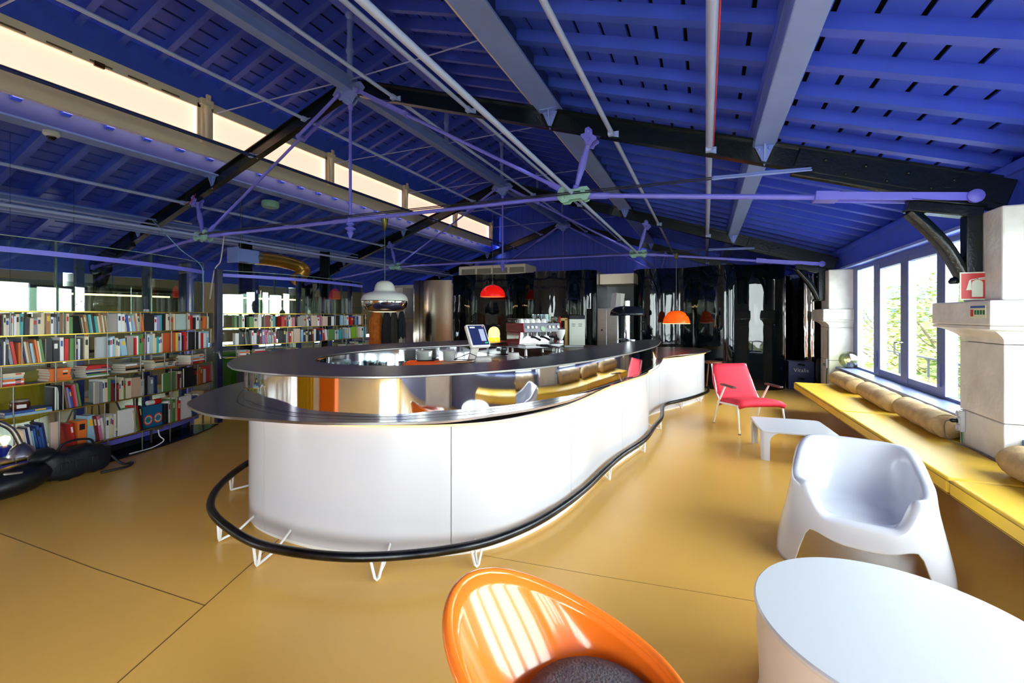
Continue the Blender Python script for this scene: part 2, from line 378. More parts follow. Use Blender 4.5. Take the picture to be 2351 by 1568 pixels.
# lantern side glazing
for idx, sgn in ((1, -1), (2, 1)):
    xw = X0 + sgn * 2.5
    wn = struct('window_%d' % (10 + idx), 'long backlit lantern window strip under the raised roof')
    d = sgn * 0.02
    MB().bb(xw - 0.02, xw + 0.02, YA, 13.6, 3.95, 4.02).build('bottom_rail', m_cream, wn, smooth=0)
    MB().bb(xw - 0.035, xw + 0.035, YA, 13.6, 3.80, 3.955).build('sill', m_cream, wn, smooth=0)
    MB().bb(xw - 0.02, xw + 0.02, YA, 13.6, 4.52, 4.60).build('top_rail', m_cream, wn, smooth=0)
    MB().bb(xw - 0.025, xw + 0.025, YA, YB, 4.60, 4.96).build('fascia', m_blue, wn, smooth=0)
    MB().bb(xw - 0.02, xw + 0.02, 13.6, YB, 3.9, 4.7).build('end_panel', m_blue, wn, smooth=0)
    yy = [13.55 - 2.35 * i for i in range(9)]
    for i in range(8):
        a, b = yy[i + 1] + 0.06, yy[i] - 0.06
        MB().bb(xw + d - 0.006, xw + d + 0.006, a, b, 4.02, 4.52).build('pane', m_clere if sgn < 0 else glass('dimming_lantern_glass', (84, 88, 96), .06), wn, smooth=0)  # right side is unseen; its dark tint is added to cut the daylight
        fr = MB(); xi = xw - sgn * 0.03
        for q in ((a, a + 0.05, 4.02, 4.52), (b - 0.05, b, 4.02, 4.52), (a, b, 4.02, 4.06), (a, b, 4.46, 4.52)): fr.bb(xi - 0.012, xi + 0.012, *q)
        fr.build('sash', m_cream, wn, smooth=0)
        if i in (4, 5):
            for q in range(5):
                yv = a + 0.2 + q * 0.38
                MB().bb(xi - sgn * 0.014 - 0.003, xi - sgn * 0.014 + 0.003, yv, yv + 0.22, 4.478, 4.498).build('vent_slot', mat('vent_bronze', (120, 84, 50), 0.5), wn, smooth=0)
            MB().bb(xi - sgn * 0.03, xi, a + 1.0, a + 1.1, 4.44, 4.50).build('window_catch', mat('bronze', (96, 66, 40), 0.4, 0.6), wn, smooth=0)
    for y in yy:
        xi = xw - sgn * 0.05
        p = MB().bb(xi - 0.03, xi + 0.03, y - 0.07, y + 0.07, 3.95, 4.55); p.lathe([(0.035, 4.02), (0.028, 4.2), (0.04, 4.36), (0.05, 4.42), (0.05, 4.50), (0.03, 4.52)], 10, (xi - sgn * 0.035, y, 0))
        p.bb(xi - 0.05, xi + 0.05, y - 0.09, y + 0.09, 4.50, 4.60); p.bb(xi - sgn * 0.06 - .02, xi - sgn * 0.06 + .02, y - 0.03, y + 0.03, 4.56, 4.66)
        p.build('mullion', m_cream, wn, bevel=0.008)
# brace rods and cast posts of the lantern
for i in range(9):
    y = 13.85 - 2.35 * i
    if y < -4: continue
    for sgn in (1, -1): MB().tube([(X0 + sgn * 2.43, y - 0.15, 4.47), (X0, y, 4.52)], 0.009, 6).build('brace_rod', m_rod, ceil)
    MB().lathe([(0.05, 4.53), (0.05, 4.56), (0.035, 4.60), (0.035, 4.85), (0.05, 4.88), (0.05, 4.91), (0.04, 4.94), (0.032, 5.15), (0.042, 5.27), (0.03, 5.30), (0.055, 5.34), (0.055, 5.38)], 10, (X0, y, 0)).build('post', m_steel, ceil)
# ------------------------------------------------------------------ Polonceau trusses
def make_truss(yt, label, full=True):
    t = thing('roof_truss', label, 'roof truss', (X0, yt, 2.3), 0, 'iron roof trusses')
    B = lambda b, n, m, **k: b.build(n, m, t, world=True, **k)
    for sg in (1, -1):
        px = lambda dx: X0 + sg * dx
        # rafter
        b = MB(); dx0, dx1 = 0.16, 6.25
        a = Vector((px(dx0), yt, zc(px(dx0)))); e = Vector((px(dx1), yt, zc(px(dx1)))); up = (0, 0, 1)
        b.bar(a, e, 0.014, 0.19); 
        for q in (0.095, -0.095): b.bar(a + Vector((0, 0, q)), e + Vector((0, 0, q)), 0.095, 0.016)
        B(b, 'rafter', m_black, smooth=0)
        b = MB(); a2 = Vector((px(4.95), yt, zc(px(4.95)) - 0.03)); e2 = Vector((px(6.3), yt, zc(px(6.3)) - 0.03))
        b.bar(a2, e2, 0.07, 0.24); B(b, 'splice_plate', m_black, smooth=0, bevel=0.01)
        rv = MB()
        for i in range(9):
            q = a2 + (e2 - a2) * ((i + 0.6) / 10)
            for s2 in (-1, 1): rv.ball((q.x, yt + s2 * 0.036, q.z + 0.045 * (1 if i % 2 else -1)), 0.014, 6)
        B(rv, 'rivets', m_black)['kind'] = 'stuff'
        # node plates
        N = Vector((px(3.0), yt, 2.69)); E_ = Vector((px(6.085), yt, 2.335)); A_ = Vector((px(0.16), yt, 4.33))
        for s2 in (-1, 1):
            oc = [(-.16, -.03), (-.12, -.075), (-.05, -.075), (-.03, -.05), (.09, -.05), (.11, -.075), (.15, -.06), (.185, -.01), (.185, .03), (.15, .07), (.08, .07), (.05, .055), (-.04, .055), (-.05, .085), (-.10, .10), (-.14, .08), (-.16, .04)]
            b = MB().prism([(N.x + sg * u, N.z + v) for u, v in oc], yt + s2 * 0.035, yt + s2 * 0.055, fn=lambda x, z, y: (x, y, z))
            for u, v in ((-.10, .05), (-.11, -.03), (.11, .01)): b.lathe([(0.032, 0), (0.03, 0.012), (0.018, 0.02), (0.001, 0.022)], 10, (N.x + sg * u, yt + s2 * 0.055, N.z + v), rot=(R(-90 * s2), 0, 0))
            B(b, 'node_plate', m_node, bevel=0.004)
        # strut (cast, swelling in the middle)
        T = Vector((px(3.175), yt, zc(px(3.175)) - 0.10)); S0 = N + Vector((sg * 0.02, 0, 0.06)); d = T - S0
        b = MB(); fr = (0, .06, .08, .2, .45, .7, .82, .86, .92)
        b.tube([S0 + d * q for q in fr], [.036, .036, .022, .027, .040, .028, .024, .036, .036], 10)
        B(b, 'strut', m_purple)
        b = MB(); q = T - d.normalized() * 0.02; rot = Matrix.Rotation(-sg * th * -1, 3, 'Y')
        prof = [(-.10, -.03), (-.05, -.07), (-.03, -.12), (.03, -.12), (.05, -.07), (.10, -.03), (.10, .0), (.05, .02), (.045, .08), (.0, .11), (-.045, .08), (-.05, .02), (-.10, .0)]
        for s2 in (-1, 1):
            b.prism([(q.x + u * 0.8, q.z + v * 0.8 - sg * u * 0.26) for u, v in prof], yt + s2 * 0.05, yt + s2 * 0.066, fn=lambda x, z, y: (x, y, z))
            for v in (-.05, .05): b.ball((q.x, yt + s2 * 0.07, q.z + v * 0.8), 0.02, 6)
            B(b, 'strut_shoe', m_purple, bevel=0.004); b = MB()
        # inclined tie up to the ridge, forked at the top
        d = A_ - N; s = N + d * 0.03; m_ = N + d * 0.74
        B(MB().tube([s, s + d * 0.06, s + d * 0.065, m_], [.034, .030, .020, .020], 10), 'inclined_tie', m_purple)
        b = MB()
        for s2 in (-1, 1): b.bar(m_ + Vector((0, s2 * 0.052, 0)), A_ + Vector((0, s2 * 0.052, 0)), 0.012, 0.05)
        b.bar(m_ - d * 0.004, m_ + d * 0.012, 0.126, 0.058)
        for s2 in (-1, 1): b.lathe([(0.035, 0), (0.035, 0.02), (0.02, 0.03)], 12, (A_.x, yt + s2 * 0.05, A_.z), rot=(R(-90 * s2), 0, 0))
        B(b, 'tie_fork', m_purple)
        # outer tie, sleeve and pin
        d = E_ - N; a1 = N + d * 0.05; m_ = N + d * 0.68
        B(MB().tube([a1, a1 + d * 0.06, a1 + d * 0.07, m_], [.036, .034, .024, .024], 10), 'outer_tie', m_purple)
        b = MB()
        for s2 in (-1, 1): b.bar(m_ + Vector((0, s2 * 0.058, 0)), E_ + Vector((0, s2 * 0.058, 0)), 0.014, 0.06)
        b.bar(m_ - d * 0.002, m_ + d * 0.05, 0.138, 0.072)
        for s2 in (-1, 1): b.lathe([(0.05, 0), (0.05, 0.03), (0.03, 0.045)], 14, (E_.x, yt + s2 * 0.055, E_.z), rot=(R(-90 * s2), 0, 0))
        B(b, 'tie_fork', m_purple)
        # purlin brackets on the side of the rafter
        for dx in (2.75, 4.72):
            xx = px(dx); z1 = zc(xx) + 0.08
            for s2 in (-1,):
                b = MB().bb(xx - 0.09, xx + 0.09, yt - 0.10, yt - 0.01, z1 - 0.012, z1 + 0.006)
                b.add([(xx - 0.085, yt - 0.02, z1), (xx + 0.085, yt - 0.02, z1), (xx, yt - 0.02, z1 - 0.20), (xx - 0.085, yt - 0.035, z1), (xx + 0.085, yt - 0.035, z1), (xx, yt - 0.035, z1 - 0.20)], [(0, 1, 2), (3, 4, 5), (0, 1, 4, 3), (1, 2, 5, 4), (2, 0, 3, 5)])
                b.add([(xx - 0.006, yt - 0.10, z1), (xx - 0.006, yt - 0.03, z1), (xx - 0.006, yt - 0.03, z1 - 0.19), (xx + 0.006, yt - 0.10, z1), (xx + 0.006, yt - 0.03, z1), (xx + 0.006, yt - 0.03, z1 - 0.19)], [(0, 1, 2), (3, 4, 5), (0, 1, 4, 3), (1, 2, 5, 4), (2, 0, 3, 5)])
                for u in (-.04, .04): b.ball((xx + u, yt - 0.04, z1 - 0.05), 0.016, 6)
                B(b, 'purlin_bracket', m_steel, smooth=30)
        for dx in (0.75, 1.8, 3.4) + ((4.28,) if sg > 0 else ()):
            xx = px(dx); z1 = zc(xx) - 0.06
            B(MB().bb(xx - 0.02, xx + 0.06, yt - 0.016, yt - 0.007, z1 - 0.035, z1 + 0.03).bb(xx - 0.03, xx + 0.012, yt - 0.10, yt - 0.01, z1 - 0.03, z1 + 0.03).ball((xx + 0.04, yt - 0.02, z1), 0.012, 6), 'bar_tab', m_rod, smooth=30)
    # centre tie, hanger, finial
    B(MB().tube([(X0 - 2.86, yt, 2.69), (X0 - 2.65, yt, 2.69), (X0 - 2.64, yt, 2.69), (X0 - .3, yt, 2.69), (X0 - .29, yt, 2.69), (X0 + .29, yt, 2.69), (X0 + .3, yt, 2.69), (X0 + 2.64, yt, 2.69), (X0 + 2.65, yt, 2.69), (X0 + 2.86, yt, 2.69)], [.034, .030, .023, .023, .028, .028, .023, .023, .030, .034], 10), 'centre_tie', m_purple)
    B(MB().tube([(X0, yt, 4.22), (X0, yt, 4.14), (X0, yt, 4.13), (X0, yt, 3.5), (X0, yt, 3.49), (X0, yt, 3.46), (X0, yt, 2.72)], [.03, .028, .019, .019, .023, .019, .019], 10), 'hanger', m_purple)
    B(MB().lathe([(.02, 2.75), (.035, 2.73), (.03, 2.66), (.05, 2.645), (.05, 2.635), (.02, 2.615), (.065, 2.585), (.065, 2.575), (.03, 2.55), (.045, 2.53), (.028, 2.50), (.02, 2.47), (.001, 2.44)], 14, (X0, yt, 0)), 'finial', m_purple)
    for s2 in (-1, 1):
        g = [(-.20, .07), (.20, .07), (.27, -.02), (.20, -.10), (.10, -.115), (.06, -.17), (.0, -.20), (-.06, -.17), (-.10, -.115), (-.20, -.10), (-.27, -.02)]
        b = MB().prism([(X0 + u, 4.38 + v) for u, v in g], yt + s2 * 0.02, yt + s2 * 0.04, fn=lambda x, z, y: (x, y, z))
        for u, v in ((-.11, .0), (.11, 0), (0, .02), (0, -.13)): b.ball((X0 + u, yt + s2 * 0.042, 4.38 + v), 0.024, 6)
        B(b, 'apex_gusset', m_steel, bevel=0.004)
    for s2 in (-1, 1):
        yc = yt - 0.075 + s2 * 0.012 - 0.0; z_ = 2.715 + 0.012 * s2
        B(MB().tube([(X0 - 3.0, yc, z_), (X0, yc, z_ + 0.012), (X0 + 4.3, yc, z_ - 0.03)], 0.006, 6), 'cable', m_cable)
        B(MB().tube([(X0 + 4.3, yc, z_ - 0.03), (X0 + 4.32, yc, z_ - 0.03), (X0 + 4.4, yc, z_ - 0.03), (X0 + 4.6, yc, z_ - 0.035), (X0 + 4.7, yc, z_ - 0.035), (X0 + 5.06, yc, z_ - 0.045)], [.006, .013, .009, .009, .013, .007], 8), 'turnbuckle', m_steel)
    # eave brackets
    for sg in (1, -1):
        xx = X0 + sg * 6.14
        out = [(0, 2.24), (-.43, 2.34), (-.45, 2.30), (-.43, 2.24), (-.33, 2.14), (-.23, 2.0), (-.15, 1.85), (-.12, 1.74), (-.155, 1.735), (-.155, 1.71), (0, 1.71)]
        hol = [(-.10, 2.17), (-.25, 2.205), (-.27, 2.19), (-.19, 2.06), (-.125, 1.93), (-.105, 1.93)]
        b = MB(); n1 = len(out)
        P = lambda q, y: (xx + sg * q[0], y, q[1])
        # ring between the outline and the opening, as bars with real thickness
        path = crom([(-.42, 2.27), (-.30, 2.12), (-.20, 1.97), (-.12, 1.80), (-.09, 1.72)], 6)
        b.tube([P(q, yt) for q in path], [.055] * len(path), 8)
        b.bar(P((-.44, 2.31), yt), P((0, 2.215), yt), 0.108, 0.085); b.bar(P((-.05, 2.25), yt), P((-.05, 1.70), yt), 0.096, 0.096, up=(1, 0, 0))
        b.bar(P((-.43, 2.36), yt), P((0.02, 2.26), yt), 0.13, 0.02); b.lathe([(0.03, 0), (0.035, 0.02), (0.02, 0.05)], 8, P((-.15, 1.69), yt))
        B(b, 'eave_bracket', m_black, bevel=0.012)
    return t
make_truss(4.46, 'nearest iron roof truss, violet rods meeting at pale green plates')
make_truss(9.2, 'second iron roof truss, above the bar\'s far end')
make_truss(13.9, 'farthest iron roof truss, against the blue boarded gable')
make_truss(-0.28, 'iron roof truss overhead behind the viewer')
# ------------------------------------------------------------------ stone pillars
def pillar(yc_, side, label):
    s = side; xf = (1.89 if s > 0 else -10.39)
    t = thing('stone_pillar', label, 'pillar', (xf + s * 0.2, yc_, 0), 0, 'limestone window pillars')
    def bx(n, dx, y0, y1, z0, z1, bev=0.012): 
        return MB().bb(xf + s * dx, xf + s * 0.43, yc_ + y0, yc_ + y1, z0, z1).build(n, m_stone, t, world=True, smooth=0, bevel=bev)
    bx('block', 0, -.29, .29, 0.0, 0.695, 0.006); bx('block', 0, -.29, .29, 0.70, 1.245, 0.006)
    # moulded neck: a cove in plan steps
    prof = [(0, 1.25), (0, 1.28), (-.012, 1.30), (-.035, 1.325), (-.06, 1.345), (-.085, 1.353), (-.085, 1.375)]
    b = MB(); rows = []
    for dx, z in prof:
        g = -dx; y0, y1 = -.29 - g * 0.35, .29 + g * 2.7
        rows.append([(xf + s * 0.43, yc_ + y0, z), (xf + s * dx, yc_ + y0, z), (xf + s * dx, yc_ + y1, z), (xf + s * 0.43, yc_ + y1, z)])
    b.grid(rows, closed_u=True); k = len(rows) - 1; b.f.append((0, 1, 2, 3)); b.f.append(tuple(k * 4 + i for i in range(4)))
    b.build('cove', m_stone, t, world=True, smooth=50)
    bx('capital', -.09, -.33, .53, 1.377, 1.555)
    bx('block', 0, -.27, .25, 1.557, 2.215)
    return t
pillar(4.46, 1, 'near limestone pillar carrying the red extinguisher sign')
pillar(9.2, 1, 'far limestone pillar at the end of the yellow bench')
pillar(-0.28, 1, 'limestone pillar beside the viewer'); pillar(-5.02, 1, 'limestone pillar behind the viewer')
for q, l in ((4.46, 'limestone pillar on the far side behind the near bookcase'), (9.2, 'limestone pillar on the far side behind the coat rack'), (-0.28, 'limestone pillar on the far side, beyond the frame'), (13.9, 'limestone pillar at the far corner')): pillar(q, -1, l)
# ------------------------------------------------------------------ windows
def window(n, y0, y1, side, label):
    X = 2.25 if side > 0 else -10.78
    wn = struct('window_%d' % n, label, (X, (y0 + y1) / 2, 0.6))
    yc_ = (y0 + y1) / 2; h2 = (y1 - y0) / 2
    def fr(name, ya, yb, z0, z1, d=0.03, m=m_frame): return MB().bb(X - d, X + d, yc_ + ya, yc_ + yb, z0, z1).build(name, m, wn, world=True, smooth=0, bevel=0.004)
    fr('jamb', -h2, -h2 + .23, .58, 2.24); fr('jamb', h2 - .23, h2, .58, 2.24); fr('head', -h2 + .23, h2 - .23, 2.17, 2.24); fr('bottom_rail', -h2 + .23, h2 - .23, .58, .63)
    for sg in (1, -1):
        a, b = (sg * 0.85, sg * 1.02); fr('mullion', min(a, b), max(a, b), .63, 2.17, 0.045)
        a, b = (sg * 1.03, sg * (h2 - .23)); MB().bb(X - .004, X + .004, yc_ + a, yc_ + b, .63, 2.17).build('pane', m_glass, wn, world=True, smooth=0)
        a, b = (sg * 0.10, sg * 0.85)
        MB().bb(X - .004, X + .004, yc_ + a, yc_ + b, .70, 2.10).build('pane', m_glass, wn, world=True, smooth=0)
        fr('sash_rail', min(a, b), max(a, b), .63, .70, .035); fr('sash_rail', min(a, b), max(a, b), 2.10, 2.17, .035)
        fr('hinge', sg * .93 - .02, sg * .93 + .02, .72, .95, .06)
        fr('glazing_bead', sg * .83 - .008, sg * .83 + .008, .70, 2.10, .036, m_rod); fr('glazing_bead', sg * .11 - .008, sg * .11 + .008, .70, 2.10, .036, m_rod)
        q = sg * (h2 - .24); fr('glazing_bead', q - .008, q + .008, .63, 2.17, .034, m_rod); q = sg * 1.03; fr('glazing_bead', q - .006, q + .006, .63, 2.17, .048, m_rod)
    fr('meeting_stile', -.10, .10, .63, 2.17, .04)
    if side < 0: MB().bb(X + .06, X + .065, y0 + .1, y1 - .1, BLIND, 2.22).build('roller_blind', mat('beige_blind', (196, 178, 146), .8), wn, world=True, smooth=0)
    xh = X - side * .05
    MB().lathe([(.022, 0), (.022, .03)], 10, (xh, yc_, 1.12), rot=(0, R(-90 * side), 0)).tube([(xh - side * .03, yc_, 1.12), (xh - side * .05, yc_, 1.12), (xh - side * .052, yc_ + .02, 1.12), (xh - side * .052, yc_ + .09, 1.115), (xh - side * .052, yc_ + .10, 1.09), (xh - side * .052, yc_ + .10, .97)], .010, 8).build('handle', m_inox, wn, world=True)
for i, (a, b) in enumerate(BAYS):
    window(i + 1, a, b, 1, ['grey-blue casement window above the yellow bench', 'casement window beside the viewer', 'casement window behind the viewer'][i])
    window(i + 4, a, b, -1, 'casement window on the far side')
window(7, 9.55, 13.6, -1, 'casement window on the far side behind the coat rack')
# ------------------------------------------------------------------ the bar
PANEL = crom([(-.75, 9.1), (-.45, 9.13), (-.18, 8.98), (-.05, 8.7), (-.04, 8.4), (-.13, 8.06), (-.36, 7.47), (-.59, 7.02), (-.74, 6.6), (-.76, 6.15), (-.67, 5.7), (-.62, 5.31), (-.66, 4.9), (-.75, 4.48), (-.84, 4.0), (-.90, 3.4), (-1.0, 2.9), (-1.24, 2.43), (-1.72, 2.13), (-2.2, 2.02), (-2.71, 2.04), (-3.0, 2.17), (-3.33, 2.5), (-3.62, 2.95), (-3.75, 3.45), (-3.7, 4.0), (-3.5, 4.6), (-3.2, 5.2), (-2.85, 5.6)], 8)
BAND = crom([(-.78, 6.85), (-.65, 6.66), (-.60, 6.2), (-.58, 5.5), (-.68, 4.55), (-.87, 3.61), (-1.09, 2.99), (-1.30, 2.63), (-1.53, 2.38), (-1.81, 2.17), (-2.29, 2.04), (-2.68, 2.06), (-3.0, 2.15), (-3.16, 2.24), (-3.45, 2.47), (-3.75, 2.8), (-3.95, 3.3), (-3.9, 3.85), (-3.75, 4.3), (-3.25, 5.4), (-2.85, 5.75), (-2.6, 5.70)], 8)
LEDGE = crom([(-.95, 9.2), (-.66, 9.34), (-.35, 9.38), (-.03, 9.2), (.09, 8.82), (.03, 8.4), (-.14, 7.95), (-.41, 7.49), (-.54, 7.12), (-.57, 6.8), (-.55, 6.33), (-.58, 5.9), (-.65, 5.43), (-.72, 4.9), (-.80, 4.37), (-.85, 3.86), (-.91, 3.28), (-1.05, 2.85), (-1.24, 2.53), (-1.44, 2.26), (-1.80, 2.05), (-2.14, 1.92), (-2.58, 1.84), (-2.81, 1.81), (-3.07, 1.85), (-3.35, 1.95), (-3.52, 2.08), (-3.83, 2.45), (-4.02, 2.85), (-4.12, 3.4), (-4.05, 3.95), (-3.9, 4.4), (-3.4, 5.5), (-2.95, 5.9)], 8)
UPPER_OUT = crom([(-.80, 6.88), (-.67, 6.86), (-.58, 6.6), (-.555, 6.2), (-.54, 5.5), (-.64, 4.55), (-.83, 3.61), (-1.05, 2.97), (-1.27, 2.59), (-1.49, 2.33), (-1.71, 2.13), (-1.98, 2.01), (-2.2, 1.97), (-2.51, 1.94), (-2.9, 2.0), (-3.09, 2.08), (-3.27, 2.18), (-3.46, 2.33), (-3.73, 2.59), (-3.98, 2.96), (-4.08, 3.4), (-3.98, 3.85), (-3.82, 4.35), (-3.31, 5.43), (-3.05, 5.74), (-2.8, 5.82), (-2.56, 5.74)], 6)
UPPER_IN = crom([(-2.47, 5.5), (-2.72, 4.71), (-3.0, 4.25), (-3.14, 3.9), (-3.21, 3.45), (-3.17, 3.07), (-3.09, 2.88), (-2.92, 2.67), (-2.72, 2.54), (-2.38, 2.48), (-2.08, 2.56), (-1.79, 2.77), (-1.52, 3.10), (-1.36, 3.58), (-1.28, 4.27), (-1.12, 5.41), (-.94, 6.5)], 6)
m_panel = mat('white_backlit_laminate', (204, 203, 209), 0.18, coat=0.2)
m_led = emis('warm_led_strip', (255, 190, 110), LED)
bar = thing('bar_counter', 'curved white bar with a mirrored band and dark metal tops', 'bar counter', (-2.2, 4.0, 0))
Lp = [0]
for a, b in zip(PANEL, PANEL[1:]): Lp.append(Lp[-1] + math.dist(a, b))
def near_t(pt):
    i = min(range(len(PANEL)), key=lambda k: math.dist(PANEL[k], pt)); return i
cuts = [0] + [near_t(p) for p in ((-.13, 8.06), (-.62, 6.9), (-.62, 5.35), (-.75, 4.43), (-.94, 3.2), (-1.38, 2.32), (-2.65, 2.03), (-3.62, 2.95), (-3.5, 4.6))] + [len(PANEL) - 1]
for a, b in zip(cuts, cuts[1:]):
    seg = PANEL[a:b + 1]; seg = resample(seg, max(8, len(seg) * 2))
    seg[0] = tuple(p + (q - p) * 0.06 for p, q in zip(seg[0], seg[1])); seg[-1] = tuple(p + (q - p) * 0.06 for p, q in zip(seg[-1], seg[-2]))
    MB().strip(seg, 0.035, 0.795, -0.012).build('front_panel', m_panel, bar, world=True)
inn = offset(PANEL, -0.03); 
MB().strip(inn, 0.0, 0.79, -0.02).build('carcass', m_whitem, bar, world=True)
MB().strip(resample(offset(PANEL, 0.028), 260), 0.792, 0.802, -0.014).build('led_strip', m_led, bar, world=True)
band_in = list(reversed(offset(BAND, -0.16)))
MB().prism(LEDGE + [(-2.7, 5.6)] + band_in + [(-1.15, 7.0), (-1.3, 7.8), (-1.2, 8.8)], 0.805, 0.822).build('lower_ledge', m_zinc, bar, world=True, bevel=0.003)
MB().strip(offset(BAND, 0.045), 0.8222, 0.8232, -0.004).build('ledge_groove', m_blk, bar, world=True)
bcut = [0, 28, 52, 80, 110, len(BAND) - 1]
for a, b in zip(bcut, bcut[1:]): MB().strip(resample(BAND[a:b + 1], 60), 0.823, 1.074, -0.006).build('mirror_band', m_chrome, bar, world=True)
MB().prism(UPPER_OUT + UPPER_IN, 1.074, 1.090).build('upper_top', m_zinc, bar, world=True, bevel=0.003)
MB().strip(offset(UPPER_IN, 0.03), 0.5, 1.073, -0.005).build('inner_lining', m_chrome, bar, world=True)
wt = offset(UPPER_IN, 0.04)
MB().prism([q for q in wt if q[1] < 5.28], 0.905, 0.93).build('worktop', m_inox, bar, world=True, smooth=0)
# machine counter at the open end of the bar
bc = thing('back_counter', 'dark wooden counter under the coffee machine', 'counter', (-2.0, 6.6, 0))
MB().prism([(-2.40, 5.30), (-1.38, 5.30), (-1.3, 7.7), (-2.95, 7.7), (-2.95, 5.95), (-2.45, 5.85)], 0.89, 0.928).build('counter_top', mat('dark_oiled_wood', (84, 56, 34), 0.35, var=0.25, vscale=3, stretch=(1, 9, 1)), bc, world=True, smooth=0, bevel=0.004)
MB().prism([(-2.36, 5.40), (-1.48, 5.40), (-1.4, 7.6), (-2.85, 7.6), (-2.85, 6.05), (-2.4, 5.95)], 0.0, 0.889).build('cabinet_body', m_dark, bc, world=True, smooth=0)
# foot rail
RAIL = crom([(-3.75, 2.95), (-3.54, 2.54), (-3.34, 2.22), (-3.06, 1.93), (-2.75, 1.77), (-2.39, 1.68), (-2.15, 1.66), (-1.84, 1.71), (-1.59, 1.80), (-1.32, 1.97), (-1.08, 2.21), (-.89, 2.64), (-.81, 3.15), (-.765, 3.74), (-.65, 4.61), (-.51, 5.42), (-.50, 5.84), (-.53, 6.25), (-.52, 6.60), (-.38, 7.02), (-.17, 7.51), (-.01, 8.05), (0.03, 8.3), (-.06, 8.5)], 6)
RAIL = [(x * 1.056, y * 1.056) for x, y in RAIL]
def _clear(p):
    q = min(PANEL, key=lambda k: math.dist(k, p)); i = PANEL.index(q); a, b = PANEL[max(0, i - 1)], PANEL[min(len(PANEL) - 1, i + 1)]; l = math.dist(a, b)
    nx, ny = -(b[1] - a[1]) / l, (b[0] - a[0]) / l; d = (p[0] - q[0]) * nx + (p[1] - q[1]) * ny
    return (p[0] + nx * max(0, .075 - d), p[1] + ny * max(0, .075 - d))
RAIL = [_clear(p) for p in RAIL]; RAIL = crom(RAIL[::4] + [RAIL[-1]], 5)
fr_ = thing('foot_rail', 'dark steel foot rail curving round the foot of the bar', 'foot rail', (-1.6, 1.8, 0))
MB().tube([(x, y, 0.135) for x, y in RAIL], 0.026, 12).build('rail', mat('worn_dark_steel', (62, 62, 64), 0.3, 1.0, var=0.4, vscale=9), fr_, world=True)
for q in ((-3.5, 2.5), (-2.88, 1.83), (-2.36, 1.68), (-1.59, 1.80), (-1.12, 2.17), (-.75, 3.9), (-.62, 4.85), (-.5, 5.9), (-.25, 7.3), (-.02, 8.0)):
    i = min(range(1, len(RAIL) - 1), key=lambda k: math.dist(RAIL[k], q)); p = RAIL[i]; a, b = RAIL[i - 1], RAIL[i + 1]
    l = math.dist(a, b); tx, ty = (b[0] - a[0]) / l, (b[1] - a[1]) / l; pp = min(PANEL, key=lambda k: math.dist(k, p)); dd = math.dist(pp, p)
    nx, ny = (pp[0] - p[0]) / dd, (pp[1] - p[1]) / dd
    bk = MB()
    bk.tube([(p[0] - tx * .035, p[1] - ty * .035, .12), (p[0] - tx * .012, p[1] - ty * .012, .02), (p[0], p[1], .009), (p[0] + tx * .012, p[1] + ty * .012, .02), (p[0] + tx * .035, p[1] + ty * .035, .12)], .008, 8)
    bk.tube([(p[0], p[1], .010), (p[0] + nx * dd * .5, p[1] + ny * dd * .5, .03), (pp[0], pp[1], .10)], .008, 8)
    bk.build('bracket', m_whitem, fr_, world=True)
# ------------------------------------------------------------------ back walls
wk = struct('wall_kitchen', 'curved black mirror-gloss partition behind the bar')
BK = crom([(-5.7, 9.45), (-5.1, 9.40), (-4.3, 9.62), (-3.6, 9.50), (-2.9, 9.62), (-2.45, 9.55), (-2.22, 9.75)], 8)
MB().strip(BK[:25], 0, 2.43, 0.02).build('panel', m_blackgloss, wk); MB().strip(BK[24:], 0, 2.45, 0.02).build('panel', m_blackgloss, wk)
BK2 = crom([(-1.42, 9.95), (-1.25, 9.72), (-.9, 9.72), (-.45, 9.85), (0.0, 9.62), (.4, 9.52), (.75, 9.72), (1.1, 9.85), (1.3, 9.98), (1.42, 10.2), (1.42, 10.6)], 8)
for a, b in ((0, 20), (20, 42), (42, 60), (60, 80)): MB().strip(BK2[a:b + 1], 0, 2.43, 0.02).build('panel', m_blackgloss, wk)
MB().bb(-2.22, -1.42, 10.9, 10.95, 0, 2.45).build('recess_back', mat('grey_tile', (120, 128, 128), 0.2), wk, smooth=0)
MB().bb(-2.24, -2.21, 9.75, 10.95, 0, 2.45).build('recess_side', m_inox, wk, smooth=0); MB().bb(-1.43, -1.40, 9.95, 10.95, 0, 2.45).build('recess_side', m_inox, wk, smooth=0)
MB().bb(-2.2, -1.44, 10.0, 10.9, 2.15, 2.38).build('extract_hood', m_cream, wk, smooth=0, bevel=0.01)
ss = skind(MB().strip(crom([(-6.72, 9.95), (-6.85, 9.6), (-6.75, 9.28), (-6.3, 9.24), (-5.74, 9.44)], 10), 0, 2.32, 0.015).build('wall_steel', mat('bronze_tinted_steel', (168, 156, 140), 0.16, 1.0, bump=0.12, bscale=2.5)), 'bronze-grey polished steel partition beside the black one')
sm = skind(MB().strip(crom([(1.40, 11.0), (1.6, 11.0), (1.85, 10.8), (2.05, 10.75), (2.3, 10.5)], 10), 0, 2.3, 0.015).build('wall_foil', m_wavy), 'rippled silver mirror sheet behind the blue crates')
MB().bb(-10.7, -7.0, 12.6, 12.7, 0, 2.5).build('wall_rear_left', m_stone, smooth=0)
skind(bpy.data.objects['wall_rear_left'], 'plain stone cross wall behind the coat rack')
pt = pillar(10.25, -1, 'limestone pier beside the bronze-grey steel partition'); pt.location = (pt.location.x + 2.75, 10.25, 0)
